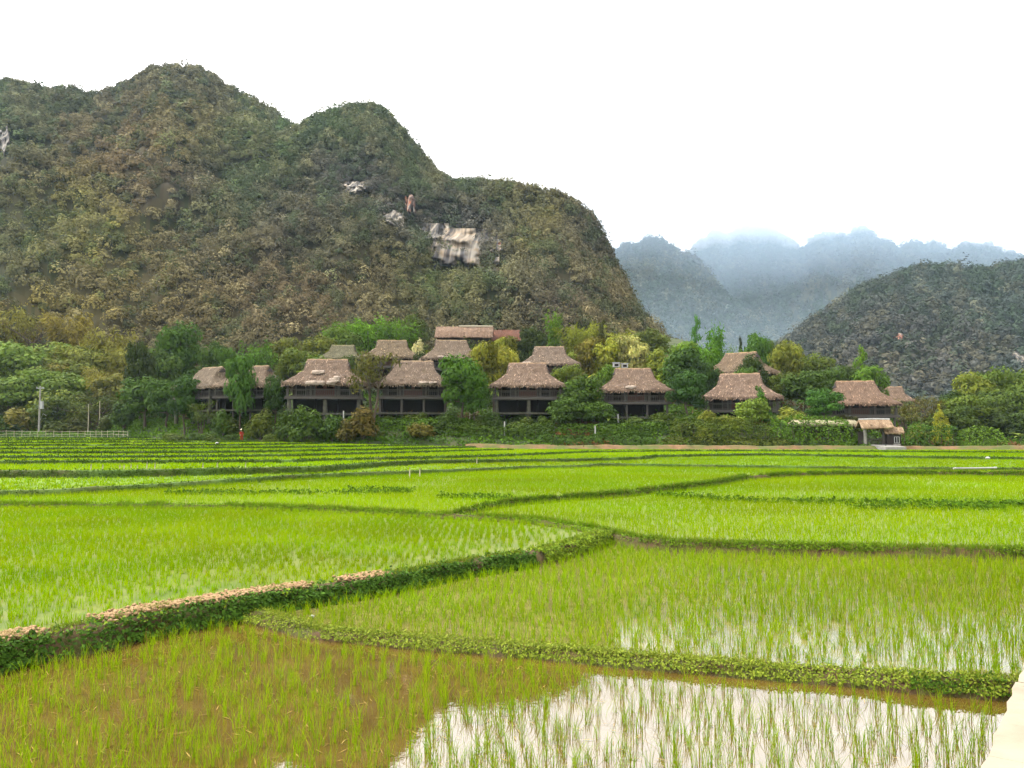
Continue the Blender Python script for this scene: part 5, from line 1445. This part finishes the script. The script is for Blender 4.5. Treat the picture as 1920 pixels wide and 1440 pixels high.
LIB = {
 'broad': [make_broadleaf(s) for s in (1, 2, 3, 4)],
 'round': [make_broadleaf(s, .12, 1.25, .034, .52, .25, 16, .12) for s in (11, 12)],
 'patchy': [make_broadleaf(s, .2, 1.1, .036, .5, .3, 15, .5) for s in (15, 16)],
 'conical': [make_conical(s) for s in (21, 22)],
 'bamboo': [make_bamboo(s) for s in (31, 32, 33)],
 'plume': [make_bamboo(s, 15, .55, .04, .5) for s in (35, 36)],
 'shrub': [make_shrub(s) for s in (41, 42, 43, 44)],
 'open': [make_open(s) for s in (51, 52)],
 'bare': [make_open(s, .02, .16) for s in (55, 56)],
 'slim': [make_slim(s) for s in (61, 62)],
 'banana': [make_banana(s) for s in (71, 72)],
}
for ps in LIB.values():
    for p_ in ps:
        p_['trunk'].materials.append(M['bark']); p_['crown'].materials.append(M['leaf'])
KIND = {'broad': ('leafy_tree', 'tree'), 'round': ('leafy_tree', 'tree'), 'patchy': ('leafy_tree', 'tree'), 'conical': ('leafy_tree', 'tree'), 'bamboo': ('bamboo_clump', 'bamboo'), 'plume': ('bamboo_clump', 'bamboo'),
        'shrub': ('shrub', 'shrub'), 'open': ('leafy_tree', 'tree'), 'bare': ('leafy_tree', 'tree'), 'slim': ('slim_tree', 'tree'), 'banana': ('banana_plant', 'plant')}
GRP = {'tree': 'trees of the village hillside', 'bamboo': 'bamboo clumps of the village hillside', 'shrub': 'shrubs of the village hillside', 'plant': 'banana plants by the houses'}
KT = .9
cnt = {}
rT = np.random.default_rng(404)
FILL = []
def plant(px, top, w_, Y, typ, c, label, group=None, minh=.7):
    X_ = at(px, 780, Y)[0]
    g = float(hill_z(X_, Y)); z = at(px, top, Y)[2]; W_ = w_ * Y / FPX * 1.08; H = max(minh, z - g, W_ * (.6 if typ == 'shrub' else .85)); g = min(g, z - H) if z - g > .4 else g
    k = cnt.get(typ, 0); cnt[typ] = k + 1
    p_ = LIB[typ][k % len(LIB[typ])]
    nm, cat = KIND[typ]
    root = empty(nm, (X_, Y, g), rT.uniform(0, 6.28), label, cat, group or GRP[cat])
    root.scale = (W_, W_, H)
    t = obj("trunk", p_['trunk'], None, root); t.color = (1, 1, 1, 1)
    cr = obj("crown", p_['crown'], None, root)
    c = np.array(c, float) * .8 + np.array((84, 96, 52)) * .2
    if max(c) < 170 and c[0] > c[1] * .97: c = c * .66 + np.array((98, 110, 58)) * .34
    cr.color = (*lin(c, KT), 1)
    FILL.append((px, top, w_, H, g)); return root

T = [
 # far left slope: bamboo and trees
 (18,566,110,205,'bamboo',(136,128,62),"olive bamboo clump highest at the far left edge below the mountain"),
 (60,590,80,203,'bare',(110,88,66),"brown nearly leafless tree among the bamboo at the far left"),
 (128,574,95,204,'bamboo',(150,126,62),"golden brown bamboo clump, the most orange on the left slope"),
 (195,604,100,196,'bamboo',(146,138,64),"large pale yellow bamboo clump above the dark trees on the left"),
 (235,640,90,188,'bamboo',(134,132,60),"yellow olive bamboo clump touching the darkest tall tree"),
 (160,640,100,190,'bamboo',(130,140,68),"olive green bamboo clump in the middle of the left slope"),
 (98,640,90,192,'broad',(112,138,72),"pale green spreading tree halfway up the left slope"),
 (32,645,110,180,'broad',(110,142,70),"broad light green tree above the utility pole"),
 (75,690,90,170,'round',(104,136,66),"rounded light green tree just behind the utility pole"),
 (128,700,100,168,'broad',(100,128,64),"mid green tree with a domed top right of the utility pole"),
 (196,690,60,172,'bamboo',(158,146,52),"small bright yellow bamboo clump low on the left slope"),
 (222,700,80,165,'broad',(104,104,58),"dull olive tree behind the two thin poles"),
 (180,735,90,156,'open',(70,84,52),"dark tree with thin pale stems behind the two thin poles"),
 (110,742,90,158,'broad',(78,98,52),"dark green tree behind the right side of the utility pole"),
 (20,705,100,166,'broad',(98,128,64),"light green tree leaning in at the left picture edge"),
 (32,755,75,154,'shrub',(132,122,72),"tan green bush left of the utility pole base"),
 (6,772,70,152,'shrub',(66,96,42),"dark green bush at the left end of the bamboo fence"),
 (110,774,70,153,'shrub',(70,84,46),"dark low bush right of the utility pole base"),
 (150,778,60,152,'shrub',(74,82,48),"dark bush between the utility pole and the grass slope"),
 (205,772,60,149,'shrub',(66,78,46),"dark bush at the corner where the grass slope begins"),
 # middle left
 (262,640,56,142,'round',(48,64,36),"darkest tall tree, narrow and nearly black green"),
 (330,606,86,172,'round',(62,98,38),"big dense dark green tree standing tallest on the left of the houses"),
 (300,655,70,165,'broad',(74,104,46),"medium green tree at the foot of the big dense dark tree"),
 (272,705,86,138,'broad',(66,98,48),"leafy dark green tree in front of the darkest tall tree"),
 (312,712,70,133,'broad',(60,94,44),"glossy dark green tree at the left end of the thatched roofs"),
 (346,702,58,124,'broad',(50,84,40),"dark tree covering the left half of the farthest left roof"),
 (238,735,60,144,'shrub',(64,92,46),"rounded dark shrub at the top of the grass slope's left end"),
 (400,640,56,160,'broad',(60,92,36),"dark green tree above the farthest left roof"),
 (430,652,46,156,'round',(66,104,40),"small dense tree between two taller trees above the left roofs"),
 (487,630,72,166,'bamboo',(78,120,38),"fresh green bamboo clump above the half hidden left house"),
 (450,660,54,117,'broad',(64,106,44),"bright dark green layered tree in front of the half hidden left house"),
 (516,702,44,116,'broad',(48,78,38),"dark green bushy tree at the right end of the half hidden left house"),
 (420,742,56,117,'shrub',(62,92,40),"low bush below the veranda of the half hidden left house"),
 (377,745,50,118,'open',(74,94,46),"thin small tree beside the stilts of the leftmost houses"),
 (545,650,60,152,'broad',(92,112,48),"olive tree left of the banana plants"),
 (598,628,70,166,'broad',(104,116,54),"dull olive tree beyond the patched roof"),
 (640,612,70,172,'broad',(84,112,46),"leafy tree beyond the mossy roof"),
 (532,632,60,170,'broad',(98,108,54),"brownish olive tree at the foot of the bare mountain slope"),
 (575,662,54,142,'banana',(132,160,70),"tall banana plant behind the left end of the patched roof"),
 (556,690,44,121,'banana',(138,168,84),"small banana plant left of the patched roof's eave"),
 (600,665,56,138,'broad',(84,112,50),"green tree with glossy leaves behind the patched roof's ridge"),
 (648,668,60,134,'broad',(70,92,48),"dark tree between the patched roof and the bent brown tree"),
 # bamboo bank in the middle
 (690,586,100,188,'bamboo',(92,142,30),"bright green bamboo clump, the largest above the brownish roof"),
 (745,592,80,186,'bamboo',(86,132,32),"bright bamboo clump right of the largest green bamboo"),
 (640,598,80,190,'bamboo',(88,128,36),"bright bamboo clump left of the largest green bamboo"),
 (776,588,50,192,'broad',(76,92,48),"dark olive tree standing behind the pale flowering bush"),
 (699,652,100,112,'open',(88,90,50),"bent brown tree with bare lower stems between two front houses"),
 (792,660,40,142,'round',(44,60,32),"nearly black bush against the broad second row roof"),
 (812,634,50,158,'shrub',(122,136,52),"yellow green bush beside the gable of the long shed"),
 (782,622,32,163,'shrub',(214,214,180),"small bush of white flowers below the long shed's gable"),
 (870,620,62,163,'shrub',(62,80,38),"dark green bush growing across the long shed's roof"),
 (866,664,84,111.5,'broad',(66,108,36),"tall bright green tree between the frayed eave house and the straight-on house"),
 (890,700,56,110.5,'broad',(62,104,36),"leafy green tree lower right of the tall bright green tree"),
 (905,640,60,135,'patchy',(128,134,46),"yellow green tree with pale blossoms left of the upper roof"),
 (945,648,52,137,'patchy',(146,150,56),"yellowest blossoming tree right under the red brown roof"),
 (926,688,42,120,'banana',(160,188,96),"pale banana plant left of the straight-on house's roof"),
 (1000,612,58,160,'round',(46,62,32),"round dark tree like a ball behind the upper roof"),
 (1040,578,52,184,'plume',(98,140,38),"feathery bamboo rising tallest behind the upper roof"),
 (1078,604,60,180,'bamboo',(132,146,48),"yellow green bamboo clump right of the tallest feathery bamboo"),
 (1105,596,70,184,'bamboo',(138,148,54),"broad yellow bamboo clump at the foot of the bare slope"),
 (1132,598,28,174,'slim',(62,68,36),"dark slim tree standing up from the yellow bamboo"),
 (1168,612,80,182,'bamboo',(134,142,52),"yellowish bamboo clump above the white flowering tree"),
 (1222,618,70,178,'broad',(98,116,54),"olive tree at the mountain's right foot"),
 (1106,632,60,150,'patchy',(124,112,48),"brown and yellow tree right of the upper roof"),
 (1150,632,64,147,'patchy',(136,146,54),"yellow green tree left of the white flowering tree"),
 (1190,630,66,145,'patchy',(196,200,136),"white flowering tree above the box vents"),
 (1236,655,56,142,'broad',(116,132,50),"light green tree right of the white flowering tree"),
 (1112,674,60,132,'shrub',(146,150,42),"bright yellow shrub below the brown and yellow tree"),
 (1142,682,48,128,'broad',(86,122,40),"green tree close to the left of the patched roof with vents"),
 (1062,684,60,130,'broad',(94,114,48),"olive green tree right of the straight-on house's ridge"),
 (1092,705,84,113,'broad',(66,96,40),"big dark green tree between the straight-on house and the box vent house"),
 (1062,745,66,110,'broad',(62,92,40),"dark tree overlapping the right stilts of the straight-on house"),
 (1122,752,64,110,'broad',(66,98,42),"dark bushy tree left of the box vent house's stilts"),
 (1142,765,40,109,'banana',(112,140,60),"young plant with long leaves at the foot of the dark bushy tree"),
 # right of centre
 (1288,694,72,113,'broad',(48,84,42),"dark green tree right beside the box vent house"),
 (1282,655,80,132,'broad',(58,92,46),"dark tree rising behind the right end of the box vent house"),
 (1262,668,56,136,'broad',(120,144,48),"lime green tree behind the box vent house's right eave"),
 (1308,590,34,160,'slim',(72,132,54),"tallest slim tree, a feathery green spire against the blue hills"),
 (1344,602,46,158,'plume',(84,142,44),"fresh green feathery bamboo right of the green spire"),
 (1318,632,70,154,'bamboo',(92,146,40),"bright green bamboo clump below the green spire"),
 (1284,640,56,156,'broad',(102,140,46),"bright green leafy tree left of the green spire"),
 (1372,640,46,160,'bamboo',(94,142,52),"small green bamboo beside the corner-on roof's ridge"),
 (1391,630,18,165,'slim',(40,52,48),"small dark cypress against the blue hills"),
 (1420,624,54,156,'broad',(68,112,44),"green tree right of the small dark cypress"),
 (1448,640,46,160,'broad',(88,116,52),"mid green tree left of the two toned round tree"),
 (1478,638,60,148,'patchy',(112,122,48),"two toned round tree, its lit yellow tufts painted into dark foliage"),  # uneven lobe tones paint the lit tufts
 (1408,664,58,129,'broad',(46,66,36),"dark tree standing in front of the corner-on roof"),
 (1396,688,50,126,'broad',(70,104,46),"green tree overlapping the corner-on roof's lower edge"),
 (1330,680,46,131,'broad',(54,86,44),"dark tree at the left of the corner-on roof"),
 (1466,698,60,128,'broad',(86,106,46),"olive green tree right of the cut-eave house's ridge"),
 (1530,662,70,150,'broad',(94,114,52),"olive tree on the skyline left of the tall light green tree"),
 (1510,694,86,126,'broad',(60,88,40),"big dark green tree left of the open veranda house"),
 (1560,690,60,131,'broad',(66,96,44),"dark green tree behind the left part of the open veranda roof"),
 (1424,722,54,112,'conical',(72,124,46),"bright leafy young tree in front of the cut eave"),
 (1410,748,64,110,'broad',(124,156,66),"pale green bushy tree below the bright leafy young tree"),
 (1478,756,66,110,'shrub',(146,160,66),"yellow green bush right of the pale bushy tree"),
 (1546,728,68,109.5,'broad',(58,104,44),"vivid dark green tree left of the gate"),
 (1588,770,50,109,'shrub',(70,74,44),"brownish dark bush hiding the open veranda house's stilts"),
 (1616,648,44,140,'slim',(96,140,46),"tall light green pointed tree behind the open veranda house"),
 (1632,686,66,136,'broad',(86,128,42),"leafy light green tree under the tall pointed tree"),
 (1590,684,40,139,'broad',(62,84,50),"dark tree left of the tall light green pointed tree"),
 # right end
 (1690,742,66,128,'bare',(132,122,88),"grey leafless bush beside the faded little roof"),
 (1722,738,60,132,'bare',(142,122,88),"tan leafless bush right of the faded little roof"),
 (1700,756,60,122,'open',(98,98,56),"small olive tree with thin stems right of the open veranda house"),
 (1742,740,52,124,'open',(90,84,50),"brown olive tree with a pale trunk near the right thicket"),
 (1722,785,60,108,'shrub',(112,124,56),"low olive bush just behind the gatekeeper hut"),
 (1764,758,44,114,'conical',(168,176,58),"yellow young tree at the edge of the right thicket"),
 (1788,734,60,128,'broad',(54,80,40),"dark green tree at the left of the right thicket"),
 (1826,696,80,142,'broad',(112,128,52),"yellow green tree topping the left of the right thicket"),
 (1800,760,50,120,'broad',(66,90,44),"dark tree behind the yellow young tree"),
 (1866,690,70,146,'round',(90,118,50),"rounded green tree in the middle of the right thicket"),
 (1906,684,70,150,'bamboo',(130,150,56),"bamboo with yellow tips at the top of the right thicket"),
 (1852,742,76,130,'broad',(78,102,48),"broad dark leaved tree halfway down the right thicket"),
 (1896,728,76,134,'broad',(84,112,50),"leafy tree at the right picture edge, lower than the yellow tipped bamboo"),
 (1946,690,80,142,'broad',(84,110,46),"tree cut by the right picture edge"),
 (1880,775,70,122,'broad',(52,70,40),"dark tree low in the right thicket"),
 (1925,770,70,118,'broad',(56,78,44),"dark leafy tree low at the right picture edge"),
 (1912,800,40,112,'banana',(128,150,80),"young banana plant at the lower right end of the thicket"),
 (838,640,46,158,'shrub',(84,104,46),"green bush under the left end of the long shed"),
 (948,632,60,160,'patchy',(126,136,52),"yellow green bush covering the wall of the red brown hall"),
 (908,634,44,159,'shrub',(96,112,48),"green bush between the dark bush and the yellow bush on the long shed"),
 # low growth along the front
 (680,752,74,109,'shrub',(104,80,46),"red brown dry bush below the bent brown tree"),
 (650,776,50,108,'shrub',(96,82,46),"smaller brown bush beside the short white post"),
 (792,778,70,108,'shrub',(104,92,46),"low brown green shrub under the railed veranda house"),
 (845,758,50,109,'shrub',(60,86,42),"dark shrub at the right stilts of the railed veranda house"),
 (575,746,66,109,'shrub',(70,100,42),"green shrub under the patched house's veranda"),
 (535,752,60,110,'shrub',(66,94,42),"rounded green shrub left of the patched house's stilts"),
 (622,750,60,109,'shrub',(62,94,42),"dark green shrub under the patched house's wall"),
 (490,756,60,113,'shrub',(88,104,44),"olive shrub on bare soil below the half hidden left house"),
 (430,776,50,117,'shrub',(84,104,44),"small olive shrub at the top of the grass slope"),
 (922,762,56,109,'shrub',(62,90,40),"dark shrub at the left stilts of the straight-on house"),
 (970,778,56,108,'shrub',(78,104,44),"low green shrub in front of the straight-on house"),
 (1018,774,44,108.5,'shrub',(70,96,42),"low dark shrub by the middle stilts of the straight-on house"),
 (1190,776,64,109,'shrub',(76,102,44),"green shrub in front of the box vent house's stilts"),
 (1245,766,64,109,'shrub',(74,98,42),"tall shrub at the right stilts of the box vent house"),
 (1282,778,56,108,'shrub',(120,138,58),"light green shrub right of the box vent house"),
 (1330,764,56,109,'shrub',(140,152,64),"yellow green shrub with long sprays left of the cut-eave house"),
 (1368,772,60,108.5,'shrub',(128,144,58),"arching light green shrub under the cut-eave house"),
 (1324,792,60,106.5,'shrub',(132,150,60),"hanging light green shrub spilling over the hedge"),
 (1520,772,50,108.5,'shrub',(110,132,54),"green yellow shrub at the foot of the vivid dark tree"),
]
for px, top, w_, Y, typ, c, lab in T: plant(px, top, w_, Y, typ, c, lab)

# filler growth between the named ones: one shared true label per zone
rz = np.random.default_rng(9)
def filler(n, x0, x1, y0, y1, typs, cols, hpx, wpx, label, group):
    for _ in range(n):
        px = rz.uniform(x0, x1); Y = rz.uniform(y0, y1); typ = typs[rz.integers(len(typs))]
        X_ = at(px, 780, Y)[0]; g = float(hill_z(X_, Y)); a, b = proj(X_, Y, g)
        c = np.array(cols[rz.integers(len(cols))]) * rz.uniform(.88, 1.12)
        plant(px, b - rz.uniform(*hpx), rz.uniform(*wpx), Y, typ, c, label, group)
filler(26, -60, 250, 158, 200, ['bamboo','broad','bamboo','broad'], [(128,130,64),(112,128,62),(140,130,60),(94,112,56)], (45, 85), (70, 105), "bamboo or leafy tree filling the thicket on the left slope between the named clumps", "filling growth of the left slope")
filler(26, 240, 700, 150, 200, ['broad','round','shrub'], [(84,108,50),(70,96,42),(104,110,56)], (30, 55), (50, 75), "green tree filling the slope behind the left group of houses", "filling trees behind the left houses")
filler(26, 700, 1250, 150, 200, ['broad','bamboo','shrub'], [(110,128,50),(92,122,42),(124,132,54)], (24, 46), (50, 75), "yellow green growth filling the slope behind the middle houses", "filling growth behind the middle houses")
filler(20, 1250, 1700, 136, 185, ['broad','round','shrub'], [(74,104,46),(90,116,50),(62,88,42)], (30, 52), (48, 72), "green tree filling the slope behind the right group of houses", "filling trees behind the right houses")
filler(26, 1760, 2040, 118, 160, ['broad','round','broad'], [(80,104,48),(94,118,50),(60,84,42)], (50, 95), (60, 90), "leafy tree packed into the thicket at the right end", "packed trees of the right thicket")
filler(24, 150, 420, 175, 215, ['bamboo','broad','bamboo'], [(120,112,60),(112,104,62),(126,118,58)], (30, 50), (45, 65), "olive brown tree on the lowest mountain slope behind the big dense dark tree", "trees on the lowest mountain slope")
filler(64, 300, 1600, 108.5, 116, ['shrub'], [(66,94,42),(88,110,48),(76,96,46)], (14, 30), (36, 60), "low green shrub scattered along the front of the houses", "scattered low shrubs by the houses")

# clipped hedges
def hedge(pts, hgt, wid, c1, c2, label, seed, lumps=.25, per=230, size=.16):
    r = np.random.default_rng(seed); W = resample(np.array(pts, float), lambda p: .5); n_ = len(W)
    Ls = np.concatenate([[0], np.cumsum(np.linalg.norm(np.diff(W, axis=0), axis=1))])
    n = int(Ls[-1] * per); s = r.uniform(0, Ls[-1], n)
    u = r.uniform(-1, 1, n); t = r.uniform(0, 1, n)
    # points on a lumpy rounded box shell
    ang = r.uniform(-.15, math.pi + .15, n); cx_, cz_ = np.cos(ang), np.sin(ang)
    q = np.maximum(np.abs(cx_), np.abs(cz_)); q = .5 * q + .5; cx_, cz_ = cx_ / q, cz_ / q
    lump = 1 + (fbm(s * .55, cx_ * .8 + seed, seed, 4) - .5) * 2 * lumps
    end = np.clip(np.minimum(s, Ls[-1] - s) / .8, .25, 1) ** .5
    sh = np.where(r.uniform(0, 1, n) < .25, r.uniform(.6, .95, n), r.uniform(.93, 1.07, n))
    x = np.interp(s, Ls, W[:, 0]); y = np.interp(s, Ls, W[:, 1]) + cx_ * wid * .5 * lump * sh * end
    g = hill_z(x, y)
    z = g - .1 + np.clip(cz_, -.05, 2) * hgt * lump * sh * end
    nr = np.stack([r.normal(size=n) * .4, cx_ + r.normal(size=n) * .5, cz_ * .9 + .25 + r.normal(size=n) * .5], 1)
    V, Q = leaf_quads(np.stack([x, y, z], 1), nr, size * r.uniform(.55, 1.3, n), .55, r)
    kk = np.clip(fbm(s * .5, t * 3, seed + 3, 3) + r.normal(size=n) * .15, 0, 1)[:, None]
    cc = (lin(c1, KT) * kk + lin(c2, KT) * (1 - kk)) * r.uniform(.75, 1.25, n)[:, None]
    p0 = W[n_ // 2].copy(); p0[2] = float(hill_z(p0[0], p0[1]))
    root = empty("hedge", p0, 0, label, "hedge", "hedges in front of the village")
    V = V - p0
    obj("foliage", mesh_np("foliage", V, [Q], cc), M['leaf'], root)
    mb = MB()
    for i in range(0, n_, 3):
        a = np.array([W[i, 0], W[i, 1], float(hill_z(W[i, 0], W[i, 1]))]) - p0
        mb.tube([a + (0, 0, -.3), a + (.05, 0, hgt * .45), a + (r.normal() * .15, r.normal() * .1, hgt * .8)], [.05, .04, .02], 5)
    mb.tube([np.array([W[i, 0], W[i, 1], float(hill_z(W[i, 0], W[i, 1]))]) - p0 + (0, 0, -.08) for i in range(0, n_, 3)] + [np.array([W[-1, 0], W[-1, 1], float(hill_z(W[-1, 0], W[-1, 1]))]) - p0 + (0, 0, -.08)], .06, 5)
    obj("stems", mb.mesh("stems", True), M['bark'], root)
def hp(px, d): 
    Y = 110.0
    for _ in range(30): Y = float(Fedge((px - CX) / FPX * Y)) + d
    return ((px - CX) / FPX * Y, Y, 0)
hedge([hp(205, 4.5), hp(330, 5.5), hp(480, 6), hp(640, 5.5)], 1.35, 1.5, (104, 144, 48), (62, 90, 36), "low dark hedge along the top of the grass slope under the left houses", 1)
hedge([hp(642, 5.5), hp(760, 5), hp(905, 4.5)], 1.35, 1.5, (106, 146, 48), (60, 88, 36), "low hedge below the frayed eave house, starting at the short white post", 2)
hedge([hp(830, 3.4), hp(930, 3.2), hp(1040, 3.0)], 1.5, 1.9, (84, 112, 44), (60, 84, 38), "lumpy hedge in front of the straight-on house", 3, .35)
hedge([hp(1042, 4.6), hp(1160, 4.2), hp(1262, 4.0)], 1.3, 1.5, (94, 130, 46), (54, 78, 34), "straight dark hedge below the box vent house", 4)
hedge([hp(1255, 3.2), hp(1330, 3.0), hp(1450, 2.8)], 2.0, 2.0, (104, 124, 50), (60, 80, 36), "shaggy olive hedge with long sprays below the cut-eave house", 5, .45)
hedge([hp(1440, 2.4), hp(1530, 2.2), hp(1603, 2.2)], 3.0, 2.0, (108, 148, 50), (62, 94, 38), "tall thick clipped hedge ending at the village gate", 6, .28)
hedge([hp(1694, 2.0), hp(1740, 2.0), hp(1800, 2.2)], 3.2, 2.2, (84, 122, 42), (48, 76, 32), "tall dark hedge starting at the gatekeeper hut", 7, .3)
hedge([hp(1790, 2.0), hp(1850, 1.6), hp(1885, .8)], 2.6, 2.4, (116, 150, 54), (72, 104, 42), "sloping light green hedge end trailing down to the rice on the right", 8, .35)
# lower planting on the bank in front of the hedges
hedge([hp(1000, 1.6), hp(1100, 1.5), hp(1230, 1.5)], .9, 1.6, (84, 116, 48), (56, 84, 40), "low rough bank planting under the middle hedges", 9, .6)
hedge([hp(1240, 1.3), hp(1360, 1.2), hp(1480, 1.1)], .65, 1.3, (110, 122, 56), (72, 90, 42), "lowest rough planting just above the red earth bank", 10, .6)
